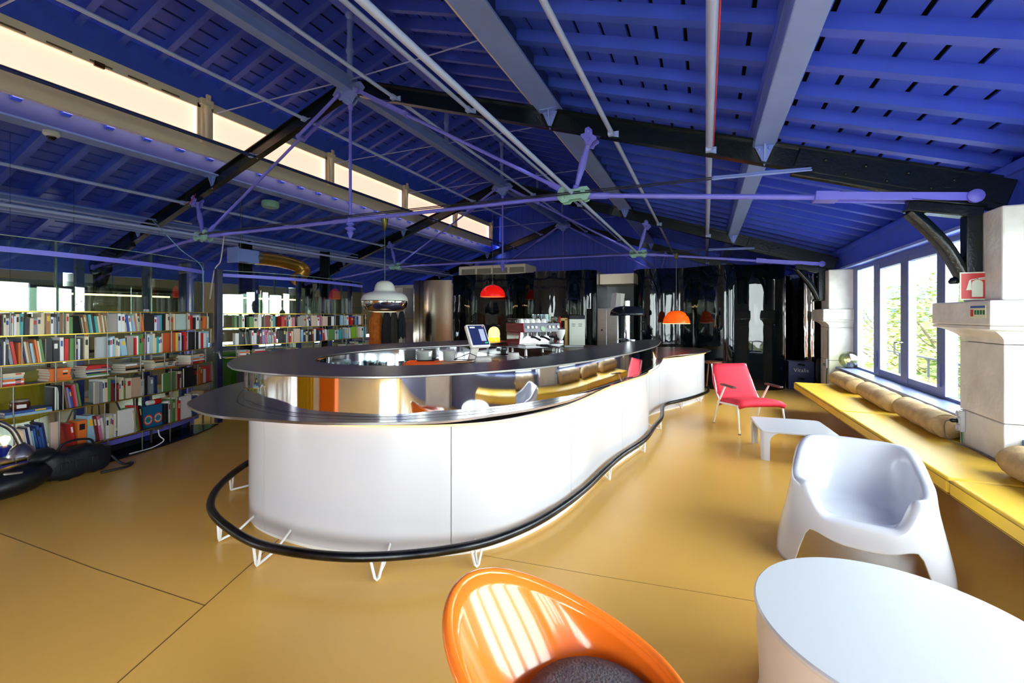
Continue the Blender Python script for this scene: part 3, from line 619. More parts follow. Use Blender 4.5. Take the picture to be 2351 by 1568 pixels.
# ------------------------------------------------------------------ yellow bench
m_yel = mat('yellow_vinyl', (238, 190, 50), 0.42, var=0.04, vscale=5, bump=0.04, bscale=14)
m_bol = mat('tan_corduroy', (186, 156, 112), 0.85, var=0.18, vscale=10, bump=0.25, bscale=70)
def bx_at(y): return 1.245 + (8.02 - y) * 0.0352
ys = [8.02, 5.80, 3.66, 1.5]
lab = ['far yellow cushion of the bench, by the far pillar', 'middle yellow bench cushion between the two stone pillars', 'near yellow bench cushion at the right edge, beside the near pillar']
for i in range(3):
    ya, yb = ys[i] - 0.006, ys[i + 1] + 0.006
    t = thing('bench_cushion', lab[i], 'bench', (1.7, (ya + yb) / 2, 0), 0, 'yellow window bench cushions')
    def outl(d): return [(bx_at(yb) + d, yb + d), (bx_at(ya) + d, ya - d), (1.975, ya - d)] + ([(1.975, 4.77), (1.883, 4.77), (1.883, 4.15), (1.975, 4.15)] if i == 1 else []) + [(1.975, yb + d)]
    MB().prism(outl(0), 0.312, 0.422).build('seat_pad', m_yel, t, world=True, smooth=50, bevel=0.022, seg=3)
    for z in (0.405, 0.33):
        o_ = outl(-0.0005); MB().tube([(x, y, z) for x, y in (o_[2], o_[1], o_[0], o_[-1])], 0.003, 6).build('seam', mat('seam_dark_yellow', (150, 108, 20), 0.6), t, world=True)
    [MB().bb(1.5, 1.88, yq - .02, yq + .02, 0.27, 0.311).build('bracket', m_grod, t, world=True, smooth=0) for yq in (yb + .3, (ya + yb) / 2, ya - .3)]
def bolster(x, y, L, rz, label):
    t = thing('bolster_cushion', label, 'cushion', (x, y, 0.4235), rz, 'tan bolsters on the yellow bench')
    rr = 0.105; rnd = random.Random(int(y * 100)); prof = []
    for i in range(25):
        q = -1 + 2 * i / 24; e = max(0.0, (abs(q) - 0.84) / 0.16); prof.append((rr * math.sqrt(max(0.0, 1 - e ** 2.4)) * (1 + 0.02 * math.sin(i * 1.7)), q * L / 2))
    b = MB().lathe(prof, 28, rot=(R(90), 0, 0))
    b.v = [(p[0] * 1.08 + 0.004 * math.sin(p[1] * 21 + p[2] * 30), p[1], p[2] * 0.96 + 0.101 + 0.004 * math.sin(p[1] * 17 + p[0] * 40)) for p in b.v]
    b.build('pillow_body', m_bol, t, smooth=80)
    for s in (-1, 1): MB().tube([(math.cos(k * math.pi / 9) * rr * 1.0, s * L * 0.44, 0.101 + math.sin(k * math.pi / 9) * rr * 0.93) for k in range(18)], 0.004, 6, closed=True).build('piping', mat('tan_piping', (150, 122, 84), 0.8), t)
bolster(1.80, 7.52, 0.98, R(1), 'tan bolster nearest the glass globe lamp, farthest on the yellow bench')
bolster(1.825, 6.36, 1.04, R(-1.5), 'middle tan bolster of three below the window')
bolster(1.85, 5.27, 1.0, R(-1), 'tan bolster against the near pillar, below the window')
bolster(1.83, 3.42, 1.0, R(1), 'tan bolster cut by the right edge, in front of the near pillar')
# ------------------------------------------------------------------ white square table
m_wp = mat('white_moulded_plastic', (212, 214, 222), 0.25, coat=0.2)
t = thing('square_table', 'low white square plastic table in front of the red armchair', 'table', (0.82, 5.42, 0), R(4))
hw = 0.335; hq = 0.30
def rrect(h, r, n=5): return [(sx * (h - r) + r * math.cos(a), sy * (h - r) + r * math.sin(a)) for sx, sy, a0 in ((1, 1, 0), (-1, 1, 90), (-1, -1, 180), (1, -1, 270)) for a in (R(a0 + 90 * i / n) for i in range(n + 1))]
MB().prism(rrect(hw, .05), hq - .022, hq).build('table_top', m_wp, t, bevel=0.006)
for a in range(4):
    sa = [(1, 1), (-1, 1), (-1, -1), (1, -1)][a]
    b = MB()
    rows = []
    for z, wq in ((hq - .01, .16), (hq - .04, .11), (hq - .07, .085), (hq - .11, .075), (.0, .068)):
        o1 = hw - 0.004 - (0.006 if z < 0.01 else 0) ; pts = [(o1 - wq, o1), (o1 - .035, o1), (o1 - .01, o1 - .01), (o1, o1 - .035), (o1, o1 - wq), (o1 - .014, o1 - wq), (o1 - .014, o1 - .04), (o1 - .04, o1 - .014), (o1 - wq, o1 - .014)]
        rows.append([(p[0] * sa[0], p[1] * sa[1], z) for p in pts])
    b.grid(rows, closed_u=True); b.f.append(tuple(range(36, 45))); b.build('leg', m_wp, t, smooth=50)
# ------------------------------------------------------------------ white drum table
t = thing('drum_table', 'white round drum table in the right foreground', 'table', (0.60, 1.85, 0))
MB().lathe([(.432, .40), (.436, .408), (.436, .416), (.430, .422), (.0, .422)], 96, cap=False).lathe([(.432, .40), (.0, .40)], 96, cap=False).build('table_top', mat('white_lacquer', (208, 210, 215), 0.3), t, smooth=35)
MB().lathe([(.425, .40), (.428, .30), (.420, .16), (.418, .06), (.428, .03), (.432, .0)], 96).build('drum_body', mat('white_drum_side', (224, 214, 204), 0.35), t, smooth=50)
# ------------------------------------------------------------------ white moulded armchair (facing -Y in its own frame)
def arm_chair():
    t = thing('moulded_armchair', 'white glossy one-piece plastic armchair between the drum table and the bench', 'chair', (0.83, 3.24, 0), R(-12))
    N = 96; outer_rows = []; inner_rows = []
    def sm(a, b, x): x = min(1, max(0, (x - a) / (b - a))); return x * x * (3 - 2 * x)
    def ang(k): return -math.pi / 2 + 2 * math.pi * k / N          # starts at the front
    def fr(k): return abs(((k / N + 0.5) % 1) - 0.5) * 360         # degrees away from the front centre, 0..180
    def half(z): return 0.405 - 0.065 * sm(0, .45, z) - .02 * sm(.3, .6, z)
    def rim(k):
        a = fr(k); return .306 + .155 * sm(12, 44, a) + .155 * sm(58, 135, a)
    def bot(k):
        a = fr(k); z = (.195 + .04 * sm(0, 24, a)) * (1 - sm(27, 40, a)); z = max(z, .20 * (sm(140, 150, a))); z = max(z, .13 * sm(78, 92, a) * (1 - sm(112, 126, a))); return z
    def pt(k, z, inset=0.0):
        a = ang(k); h = half(z) - inset; e = 2.0 / 3.4
        cx_, sy_ = math.cos(a), math.sin(a)
        x = h * math.copysign(abs(cx_) ** e, cx_); yb = 0.34 - inset
        y = yb * math.copysign(abs(sy_) ** e, sy_)
        back = max(0.0, sy_)
        y += 0.07 * sm(.3, .68, z) * back
        if sy_ < 0: y += 0.05 * sm(.1, .45, z) * (-sy_)
        return (x, y, z)
    b = MB(); rows = []
    for q in (0, .06, .2, .4, .6, .8, .92, 1.0):
        rows.append([pt(k, bot(k) + (rim(k) - bot(k)) * q) for k in range(N)])
    # rounded rim
    for dz, ins in ((.012, .012), (.016, .028), (.010, .044), (-.006, .056)):
        rows.append([pt(k, rim(k) + dz, ins) for k in range(N)])
    for q in (.18, .4, .62, .82, .95, 1.0):
        row = []
        for k in range(N):
            zs = .30 - .02 * (1 - fr(k) / 180); z0 = rim(k) - .006
            p0 = Vector(pt(k, z0, .056)); a = ang(k)
            pin = Vector((.16 * math.cos(a), -.01 + .13 * math.sin(a), 0)); e = q ** 1.5
            xy = p0.lerp(pin, e); z = zs + (z0 - zs) * (1 - q) ** 2.1
            row.append((xy.x, xy.y, z))
        rows.append(row)
    rows.append([(0.02 * math.cos(ang(k)), -.01 + 0.02 * math.sin(ang(k)), .283) for k in range(N)])
    b.grid(rows, closed_u=True); b.f.append(tuple((len(rows) - 1) * N + k for k in range(N)))
    b.build('shell', m_white, t, smooth=70, solid=0.010)
    return t
arm_chair()
# ------------------------------------------------------------------ orange tub chair (facing +X in its own frame)
def tub_chair():
    t = thing('tub_chair', 'glossy orange fibreglass tub chair in the foreground', 'chair', (-0.286, 1.133, 0), R(-8.4))
    N = 72; b = MB(); rows = []
    def sm(a, b, x): x = min(1, max(0, (x - a) / (b - a))); return x * x * (3 - 2 * x)
    RR, SH, ZF, HH, EX = 0.266, 0.136, 0.462, 0.16, 2.2
    def rimz(a): return ZF + HH * (0.5 - 0.5 * math.cos(a)) ** EX
    def shell(a, q, off):
        # q 0 at the bottom, 1 at the rim
        rz_ = rimz(a); z = 0.20 + (rz_ - 0.20) * q
        r = (RR - off) * math.sin(min(1, q * 1.02) * math.pi / 2) ** 0.62
        bk = 0.5 - 0.5 * math.cos(a)
        return (r * math.cos(a) - (SH - off * .3) * bk * q * q, r * math.sin(a) * 0.97, z + (off * 0.9 * (1 - q)))
    for q in (0.02, .1, .2, .32, .45, .6, .75, .88, .96, 1.0): rows.append([shell(2 * math.pi * k / N, q, 0) for k in range(N)])
    rows.append([tuple(v + (0, 0, .012)[i] for i, v in enumerate(shell(2 * math.pi * k / N, 1.0, .012))) for k in range(N)])
    for q in (1.0, .96, .88, .75, .6, .45, .32, .2, .1, .02): rows.append([shell(2 * math.pi * k / N, q, 0.026) for k in range(N)])
    b.grid(rows, closed_u=True)
    b.f.append(tuple(range(N))); b.f.append(tuple((len(rows) - 1) * N + k for k in range(N)))
    b.build('shell', mat('orange_fibreglass', (255, 126, 34), 0.16, coat=0.35), t, smooth=70)
    edge = [tuple(v + (0, 0, .009)[i] for i, v in enumerate(shell(2 * math.pi * k / N, 1.0, .001))) for k in range(N)]
    MB().tube(edge, 0.015, 10, closed=True).build('rolled_rim', MATS['orange_fibreglass'], t)
    c = MB().lathe([(0.0, .0), (.16, .005), (.19, .03), (.196, .06), (.182, .088), (.13, .104), (.0, .11)], 40, (0.02, 0, .345), cap=False)
    c.build('seat_cushion', mat('grey_plush', (96, 92, 98), 0.9, var=0.35, vscale=22, bump=0.5, bscale=120), t, smooth=80)
    MB().lathe([(.16, 0), (.16, .012), (.05, .03), (.03, .06), (.03, .21)], 28).build('pedestal', m_white, t)
tub_chair()
# ------------------------------------------------------------------ red armchair (faces -Y in its own frame)
def red_chair():
    t = thing('red_armchair', 'red upholstered armchair with a white tubular frame and dark wooden arms', 'chair', (0.50, 6.44, 0), R(27))
    mr = mat('red_wool', (222, 38, 62), 0.75, var=0.10, vscale=8, bump=0.15, bscale=90)
    W = .27
    # seat pad, sloping to the back
    rows = []
    for i in range(9):
        q = i / 8; y = -.30 + .54 * q; z = .385 - .06 * q + .012 * math.sin(q * 3.14)
        ww = W + .02 * (1 - q)
        rows.append([(ww * (k / 8 * 2 - 1), y, z - .025 * abs(k / 8 * 2 - 1) ** 6 - (.03 if i in (0, 8) else 0)) for k in range(9)])
    b = MB().grid(rows); b.build('seat', mr, t, smooth=80, solid=0.055, bevel=0.0)
    b = MB()
    prof = [(-.28, .345), (-.1, .315), (.1, .295), (.22, .285)]
    b.grid([[(x, y, z) for x in (-.265, -.09, .09, .265)] for y, z in prof]).build('seat_pan', m_whitem, t, solid=0.012)
    rows = []
    for i in range(11):
        q = i / 10; y = .21 + .23 * q + .02 * math.sin(q * 3.1); z = .33 + .44 * q
        ww = (.235 + .035 * min(1, (1 - q) * 2) ) * (1 if i < 10 else .97)
        rows.append([(ww * (k / 8 * 2 - 1), y + .02 * abs(k / 8 * 2 - 1) ** 3 + (.02 if i == 10 else 0), z) for k in range(9)])
    MB().grid(rows).build('backrest', mr, t, smooth=80, solid=0.05)
    for s in (-1, 1):
        MB().tube([(s * .275, .19, .32), (s * .27, .26, .40), (s * .255, .36, .58), (s * .24, .46, .775)], .011, 8).build('back_frame', m_whitem, t)
        MB().tube([(s * .285, -.27, .34), (s * .285, .05, .315), (s * .285, .21, .30)], .012, 8).build('side_rail', m_whitem, t)
        MB().tube([(s * .285, -.25, .335), (s * .295, -.31, .0)], [.013, .009], 8).build('leg', m_whitem, t)
        MB().tube([(s * .29, .02, .545), (s * .29, .18, .32), (s * .295, .30, .0)], [.011, .013, .009], 8).build('leg', m_whitem, t)
        for y in (-.31, .30): MB().lathe([(.018, 0), (.018, .008), (.010, .014)], 10, (s * .295, y, 0)).build('glide', m_grod, t)
        a = MB().box((s * .30, -.06, .555), (.055, .30, .022)); a.build('armrest', mat('dark_arm_wood', (78, 50, 46), 0.4), t, bevel=0.006)
    MB().tube([(-.285, -.25, .335), (.285, -.25, .335)], .011, 8).build('front_rail', m_whitem, t); MB().tube([(-.285, .18, .30), (.285, .18, .30)], .011, 8).build('rear_rail', m_whitem, t)
red_chair()
# ------------------------------------------------------------------ curved glass rooms with bookcases
BC1 = crom([(-5.36, 1.2), (-5.37, 1.67), (-5.41, 2.2), (-5.48, 2.6), (-5.6, 3.05), (-5.76, 3.45), (-5.97, 3.8)], 10)
BC2 = crom([(-6.12, 4.05), (-5.94, 4.5), (-5.85, 4.9), (-5.82, 5.3), (-5.85, 5.8), (-5.92, 6.3), (-6.05, 6.82)], 10)
R1 = [(0.475, 0.496, 'm k'), (0.498, 0.626, 'c w w w c t'), (0.626, 0.657, 'k'), (0.66, 0.765, 'c g c c'), (0.765, 0.844, 'u w g'), (0.852, 0.889, 'g u'), (0.908, 0.966, 'c e'), (1.027, 1.253, '\\k c u u t l k t c u c u c'), (1.253, 1.335, 'G'), (1.343, 1.439, 'w w c'), (1.439, 1.613, '\\b w l p c c o'), (1.608, 1.73, 'K'), (1.735, 2.002, 'w v t k c w u c'), (2.004, 2.172, 'L'), (2.179, 2.645, 'c r k w g u o o c')]
R2 = [(0.475, 0.529, 'n k w k'), (0.537, 0.588, '\\g r'), (0.594, 0.632, 'o o'), (0.632, 0.765, '\\n c u l u o c e'), (0.77, 0.814, 'K'), (0.817, 0.86, 'k'), (0.871, 0.931, 'w r'), (0.933, 0.97, 'e'), (0.973, 1.04, 'n w k'), (1.049, 1.084, 'c'), (1.145, 1.241, 'F'), (1.245, 1.368, 'l w l c w'), (1.374, 1.439, '\\l'), (1.443, 1.498, 'G'), (1.51, 1.625, 'r w e e p'), (1.625, 1.831, 'n w l c c t w c'), (1.831, 2.002, 'O'), (2.009, 2.196, 'y v w k r p'), (2.204, 2.394, 'K'), (2.404, 2.645, 'w r w l')]
R4 = [(0.817, 0.876, 'k w e w k'), (0.879, 0.931, '\\k k u'), (0.933, 1.033, '\\v b r p e'), (1.135, 1.176, 'G'), (1.18, 1.28, 'g w c e'), (1.282, 1.419, 'm b m c c e'), (1.421, 1.473, 'c'), (1.48, 1.575, 'P'), (1.582, 1.759, 'w k g g n'), (1.831, 2.009, 'E'), (2.015, 2.125, 'c m c k'), (2.132, 2.297, 'K'), (2.316, 2.571, 'k o u o w'), (2.576, 2.712, 'r')]
R5 = [(0.648, 0.732, '\\w n w l b'), (0.732, 0.793, '\\b b n'), (0.798, 0.866, 'C'), (0.958, 0.987, '\\r'), (0.992, 1.069, 'o'), (1.073, 1.145, 'l'), (1.145, 1.236, '\\m p w'), (1.238, 1.331, 'w c c w'), (1.353, 1.505, 'W'), (1.51, 1.604, '\\c e r k'), (1.876, 2.069, 'k w e c r'), (2.076, 2.272, 'W'), (2.28, 2.669, 'b c u r')]
S3 = [(0.473, 0.637, 6), (0.787, 0.956, 5), (1.056, 1.276, 7), (1.41, 1.618, 4), (1.718, 2.015, 6), (2.065, 2.694, 7)]
Q1 = [(0.12, 0.245, 'e k e w'), (0.302, 0.358, 'e'), (0.36, 0.463, 'c w'), (0.498, 0.574, 'M'), (0.58, 0.661, 'u c t'), (0.749, 0.823, 'r r'), (0.827, 0.965, 'n w c p'), (1.027, 1.13, 'G'), (1.133, 1.262, '\\c w n'), (1.266, 1.381, 'C'), (1.388, 1.492, 'w p'), (1.497, 1.623, 'C'), (1.634, 1.77, 'k w'), (1.78, 1.928, 'k k'), (1.936, 2.167, 'l l w'), (2.244, 2.411, 'r k t'), (2.429, 2.831, 'b w u k')]
Q2 = [(0.127, 0.22, 'w k'), (0.22, 0.319, '\\k g k'), (0.333, 0.398, 'w w'), (0.401, 0.466, 'k m'), (0.471, 0.546, 'v p'), (0.552, 0.689, '\\l w c p'), (0.703, 0.777, 'K'), (0.779, 0.861, 'k w'), (0.875, 0.945, 'r c'), (0.949, 1.057, 'C'), (1.075, 1.204, 'l n c'), (1.223, 1.41, 'k m w k'), (1.447, 1.623, '\\b n r w'), (1.634, 1.795, 'E'), (1.8, 1.978, 'w t'), (1.996, 2.238, '\\g l w'), (2.244, 2.475, 'Y'), (2.503, 2.831, 'c w t l')]
QS = [(0.176, 0.319, 4), (0.366, 0.533, 5), (0.595, 0.827, 3), (0.891, 1.04, 3), (1.262, 1.447, 2), (1.688, 1.928, 2), (2.094, 2.375, 3), (2.429, 2.837, 4)]
def on_curve(cv, s):
    L = 0
    for a, b in zip(cv, cv[1:]):
        l = math.dist(a, b)
        if L + l >= s: t = (s - L) / l; return (a[0] + (b[0] - a[0]) * t, a[1] + (b[1] - a[1]) * t), math.atan2(b[1] - a[1], b[0] - a[0])
        L += l
    return cv[-1], math.atan2(cv[-1][1] - cv[-2][1], cv[-1][0] - cv[-2][0])
LEV1 = [1.487, 1.278, 1.03, 0.85, 0.585, 0.215]; LEV2 = [1.475, 1.275, 1.03, 0.86]
DEP = 0.24
def bookcase(name, label, cv, levels, ends):
    t = thing(name, label, 'bookcase', (cv[len(cv) // 2][0] - .12, cv[len(cv) // 2][1], 0), 0, 'curved open bookcases')
    fine = resample(cv, 80); L = clen(cv); rnd = random.Random(5)
    rod_me = {}
    for i, z in enumerate(levels):
        sh = MB().ribbon(fine, offset(fine, DEP), z - .006, z).build('shelf', m_shelf, t, world=True, smooth=0)
        MB().strip(offset(fine, -.002), z - .008, z + .002, -.003).build('shelf_edge', m_brass, sh, smooth=0).matrix_basis = t.matrix_basis.inverted()
    lv = levels + ([0.0] if len(levels) > 5 else [0.62])
    for i in range(len(lv) - 1):
        h = lv[i] - lv[i + 1] - .008; n = 8 if len(levels) > 5 else 9
        for k in range(n):
            s = L * (k + 0.35 + 0.3 * rnd.random()) / n + (0.08 if i % 2 else 0)
            if s > L - .02: continue
            for dd in ((-.004, DEP) if k % 2 else (-.004,)):
                p, a = on_curve(cv, s); q = (p[0] - math.sin(a) * dd, p[1] + math.cos(a) * dd)
                key = round(h, 3)
                if key not in rod_me: rod_me[key] = MB().tube([(0, 0, 0), (0, 0, h)], .006, 8).mesh('rod', m_grod)
                o = bpy.data.objects.new('rod', rod_me[key]); C.objects.link(o); o.parent = t; o.location = (q[0] - t.location.x, q[1] - t.location.y, lv[i + 1] + .001)
        if ends and i in (0, 2, 3, 4):
            p, a = on_curve(cv, L - .01); n_ = (-math.sin(a), math.cos(a))
            MB().bar((p[0], p[1], (lv[i] + lv[i + 1]) / 2), (p[0] + n_[0] * DEP, p[1] + n_[1] * DEP, (lv[i] + lv[i + 1]) / 2), .004, h).build('end_plate', m_inox, t, world=True, smooth=0)
    return t
bk1 = bookcase('bookcase', 'curved open bookcase nearest the viewer on the left', BC1, LEV1, True)
bk2 = bookcase('bookcase', 'second curved open bookcase behind the bar\'s left end', BC2, LEV2, False)
MB().ribbon(offset(resample(BC1, 60), -.06), offset(resample(BC1, 60), .36), 0.001, .012).build('plinth', mat('black_plinth', (14, 18, 26), 0.25), bk1, world=True, smooth=0)
MB().strip(offset(resample(BC1, 60), .20), .10, .15, .02).build('violet_floor_channel', m_purple, bk1, world=True, smooth=0)
MB().strip(offset(resample(BC1, 60), .30), .012, .21, .02).build('kick_panel', m_dark, bk1, world=True, smooth=0)
MB().bb(-6.25, -5.95, 4.3, 6.85, .36, .62).build('low_cabinet', m_dark, bk2, world=True, smooth=0, bevel=.004)
m_gl2 = glass('grey_green_curved_glass', (222, 232, 224), 0.05, edge=0.42)
gsets = ((1, BC1, 2.135, 3, 'curved glass partition standing above the near bookcase'), (2, BC2, 2.08, 4, 'curved glass partition standing above the second bookcase'))
for gi, cv, ztop, ns, lb in gsets:
    g = struct('partition_%d' % gi, lb, (cv[0][0], cv[0][1], 0)); fine = resample(offset(cv, .12), 61); L = len(fine)
    for i in range(ns):
        a, b = i * 60 // ns, (i + 1) * 60 // ns
        MB().strip(fine[a:b + 1], LEV1[0] if gi == 1 else LEV2[0], ztop, -.008).build('glass_pane', m_gl2, g, world=True)
        MB().strip(offset(fine, .26)[a:b + 1], 0.22, (LEV1[0] if gi == 1 else LEV2[0]) + .3, -.008).build('glass_pane', m_gl2, g, world=True)
        p = fine[b] if b < L else fine[-1]
        MB().bb(p[0] - .03, p[0] - .012, p[1] - .008, p[1] + .008, .02, ztop).build('glass_stile', m_grod, g, world=True, smooth=0)
    MB().strip(offset(fine, .02), 1.995, 2.04, .025).build('violet_rail', m_purple, g, world=True, smooth=0)
    MB().strip(offset(fine, .0), ztop, ztop + .006, -.008).build('glass_edge', mat('glass_edge_green', (150, 172, 150), .2), g, world=True, smooth=0)
    for k in (10, 26, 42, 56):
        p = offset(fine, .16)[k]; MB().bb(p[0] - .03, p[0] + .03, p[1] - .03, p[1] + .03, 0.02, 2.12).build('blue_post', mat('dark_blue_post', (28, 38, 96), .4), g, world=True, smooth=0)
t = thing('door_post', 'dark blue steel post between the two bookcases with a silver lock', 'post', (-6.05, 3.9, 0))
MB().bb(-6.085, -6.015, 3.88, 3.95, 0, 2.08).build('post', mat('navy_post', (20, 28, 62), .35), t, world=True, smooth=0, bevel=.004)
MB().tube([(-6.0, 3.87, .95), (-5.975, 3.87, .955), (-5.965, 3.875, .93), (-5.95, 3.88, .87)], .018, 10).build('lock_handle', m_inox, t, world=True)
t = thing('violet_post', 'violet painted post behind the glass between the bookcases', 'post', (-6.35, 3.72, 0)); MB().bb(-6.40, -6.30, 3.69, 3.75, 0, 2.08).build('post', m_purple, t, world=True, smooth=0)
# ------------------------------------------------------------------ books
BCOL = dict(w=((232, 232, 230), 'white'), c=((216, 204, 172), 'cream'), g=((134, 140, 148), 'grey'), k=((24, 26, 32), 'black'), r=((196, 36, 38), 'red'), o=((228, 116, 44), 'orange'), t=((56, 160, 160), 'teal'), b=((52, 88, 158), 'blue'),
            n=((32, 42, 92), 'navy'), e=((92, 140, 76), 'green'), y=((222, 190, 60), 'yellow'), m=((112, 34, 36), 'maroon'), p=((206, 112, 140), 'pink'), u=((156, 116, 72), 'tan'), v=((146, 136, 186), 'lavender'), l=((150, 190, 208), 'pale blue'),
            G=((160, 154, 146), 'greige'), K=((34, 36, 40), 'black'), F=((172, 178, 182), 'silver-grey'), O=((186, 82, 40), 'rust'), L=((176, 196, 186), 'pale green'), P=((196, 168, 140), 'beige'), E=((116, 158, 84), 'green'), C=((214, 188, 168), 'buff'), W=((226, 224, 214), 'white'), M=((138, 44, 34), 'brick red'), Y=((140, 188, 40), 'lime'))
def bmat(k): return mat('cover_' + BCOL[k][1].replace(' ', '_').replace('-', '_'), BCOL[k][0], 0.45, var=0.06, vscale=30)
cov = MB()
for x0, x1, y0, y1 in ((-.5, -.42, 0, 1), (.42, .5, 0, 1), (-.42, .42, 0, .03)): cov.bb(x0, x1, y0, y1, 0, 1)
cov_me = cov.mesh('book_cover', bmat('w'), 0); pg_me = MB().bb(-.42, .42, .03, .97, .015, .985).mesh('pages', m_paper, 0); lb_me = MB().bb(-.3, .3, -.006, 0, .62, .86).mesh('spine_title', None, 0); lb_me.materials.append(m_paper)
fc_me = MB().bb(.5, .503, .18, .82, .35, .8).mesh('cover_print', None, 0); fc_me.materials.append(m_paper)
ORD = lambda n: '%d%s' % (n, 'th' if 10 <= n % 100 <= 20 else {1: 'st', 2: 'nd', 3: 'rd'}.get(n % 10, 'th'))
_br = random.Random(11)
def book(key, loc, ang, th_, dep, hgt, lean, label, group, lay=False, face=False):
    o = bpy.data.objects.new('book', cov_me); C.objects.link(o); o.location = loc; o.scale = (th_, dep, hgt)
    o.rotation_euler = (0, lean, ang)
    if lay: o.rotation_euler = lay
    o.material_slots[0].link = 'OBJECT'; o.material_slots[0].material = bmat(key); tag(o, label, 'book', group)
    p = bpy.data.objects.new('pages', pg_me); C.objects.link(p); p.parent = o
    if face:
        q = bpy.data.objects.new('cover_print', fc_me); C.objects.link(q); q.parent = o; q.material_slots[0].link = 'OBJECT'; q.material_slots[0].material = bmat(_br.choice('wcgkb' if key != 'K' else 'wgr'))
    elif _br.random() < .55 and th_ > .015:
        q = bpy.data.objects.new('spine_title', lb_me); C.objects.link(q); q.parent = o; q.material_slots[0].link = 'OBJECT'; q.material_slots[0].material = bmat(_br.choice('wkcyr' if key not in 'wc' else 'kbrn'))
    return o
def row(cv, segs, z, hmax, where, case, group):
    n = 0
    for s0, s1, tk in segs:
        lean0 = 0.0
        if tk[0] == '\\': tk = tk[1:]; lean0 = -0.13
        toks = tk.split(); ws = [.8 + .5 * _br.random() for _ in toks]; f = (s1 - s0) / sum(ws); s = s0
        for key, w_ in zip(toks, ws):
            n += 1; wd = w_ * f; p, a = on_curve(cv, s + wd / 2); col = BCOL[key][1]
            lb = '%s book, %s from the left on the %s of the %s' % (col, ORD(n), where, case)
            if key.isupper():                       # cover turned to the room
                h = hmax * (.80 + .14 * _br.random()); th_ = .022; dep = wd * .96
                q, a2 = on_curve(cv, s + wd * .98); e = (q[0] - math.sin(a2) * .03, q[1] + math.cos(a2) * .03)
                book(key, (e[0], e[1], z + .001), a + math.pi / 2, th_, dep, h, 0, '%s book, cover facing out, %s from the left, %s, %s' % (col, ORD(n), where, case), group, face=True).rotation_euler = (0, 0, a + R(90))
            else:
                h = hmax * (.70 + .24 * _br.random()); dep = .13 + .05 * _br.random()
                ln = lean0 + (_br.random() - .5) * .02; ins = .012 + .02 * _br.random()
                e = (p[0] - math.sin(a) * ins, p[1] + math.cos(a) * ins); zz = z + .0015 + abs(math.sin(ln)) * wd * .47
                book(key, (e[0], e[1], zz), a, wd * .93 * (math.cos(ln) if abs(ln) < .1 else .86), dep, h, ln, lb, group)
            s += wd
def stacks(cv, segs, z, hmax, where, case, group):
    cs = ['r', 'c', 'n', 'w', 'k', 'c', 'o', 'u', 'g', 'l', 'w', 'r', 'c', 'e']
    for i, (s0, s1, n) in enumerate(segs):
        L = min(s1 - s0, .30); zz = z + .001; p, a = on_curve(cv, (s0 + s1) / 2)
        for k in range(n):
            th_ = min(.024, hmax * .8 / n) * (.8 + .4 * _br.random()); l = L * (.82 + .16 * _br.random()); d = .15 + .04 * _br.random()
            key = 'o' if (i == 1 and where.startswith('stack') and case.startswith('near')) else cs[(i * 5 + k * 3) % len(cs)]
            e0 = (p[0] - math.cos(a) * l / 2 - math.sin(a) * .02, p[1] - math.sin(a) * l / 2 + math.cos(a) * .02)
            lb = '%s flat book, %s from the bottom of the %s stack, %s' % (BCOL[key][1], ORD(k + 1), ORD(i + 1), case)
            o = book(key, (0, 0, 0), 0, th_, d, l, 0, lb, group)
            # spine to the room, standing edge along the shelf
            M_ = Matrix.Translation((e0[0], e0[1], zz + th_ / 2)) @ Matrix.Rotation(a + (_br.random() - .5) * .06, 4, 'Z') @ Matrix.Rotation(R(90), 4, 'Y')
            o.location = M_.to_translation(); o.rotation_euler = M_.to_euler(); zz += th_ + .0006
row(BC1, R1, LEV1[1], .205, 'top row', 'near bookcase', 'books on the near bookcase')
row(BC1, R2, LEV1[2], .235, 'second row', 'near bookcase', 'books on the near bookcase')
stacks(BC1, S3, LEV1[3], .13, 'stack row', 'near bookcase', 'books on the near bookcase')
row(BC1, R4, LEV1[4], .245, 'fourth row', 'near bookcase', 'books on the near bookcase')
row(BC1, R5, LEV1[5], .30, 'lowest row', 'near bookcase', 'books on the near bookcase')
row(BC2, Q1, LEV2[1], .19, 'top row', 'second bookcase', 'books on the second bookcase')
row(BC2, Q2, LEV2[2], .225, 'second row', 'second bookcase', 'books on the second bookcase')
stacks(BC2, QS, LEV2[3], .12, 'stack row', 'second bookcase', 'books on the second bookcase')
# things on the shelves
p, a = on_curve(BC1, .632); q = (p[0] - math.sin(a) * .10, p[1] + math.cos(a) * .10)
for k, (cl, nm) in enumerate((('l', 'lower'), ('b', 'upper'))):
    o = book(cl, (0, 0, 0), 0, .022, .2, .30, 0, 'blue book lying under the amber jar, %s of the two' % nm, 'books on the near bookcase')
    M_ = Matrix.Translation((p[0] - math.cos(a) * .15, p[1] - math.sin(a) * .15 + .02, LEV1[4] + .012 + k * .023)) @ Matrix.Rotation(a, 4, 'Z') @ Matrix.Rotation(R(90), 4, 'Y'); o.location = M_.to_translation(); o.rotation_euler = M_.to_euler()
t = thing('glass_jar', 'round amber glass jar with a white label on the near bookcase', 'jar', (q[0], q[1], LEV1[4] + .048))
MB().lathe([(.055, 0), (.064, .01), (.066, .05), (.060, .062), (.05, .066)], 24).build('body', mat('amber_glass', (88, 40, 14), .1, coat=.5), t); MB().lathe([(.055, .066), (.056, .082), (.05, .084)], 24).build('lid', mat('clear_lid', (150, 140, 130), .1), t)
MB().box((.062, -.01, .03), (.008, .06, .03)).build('label', m_whitem, t, bevel=.001)
p, a = on_curve(BC1, 1.75); q = (p[0] - math.sin(a) * .06, p[1] + math.cos(a) * .06)
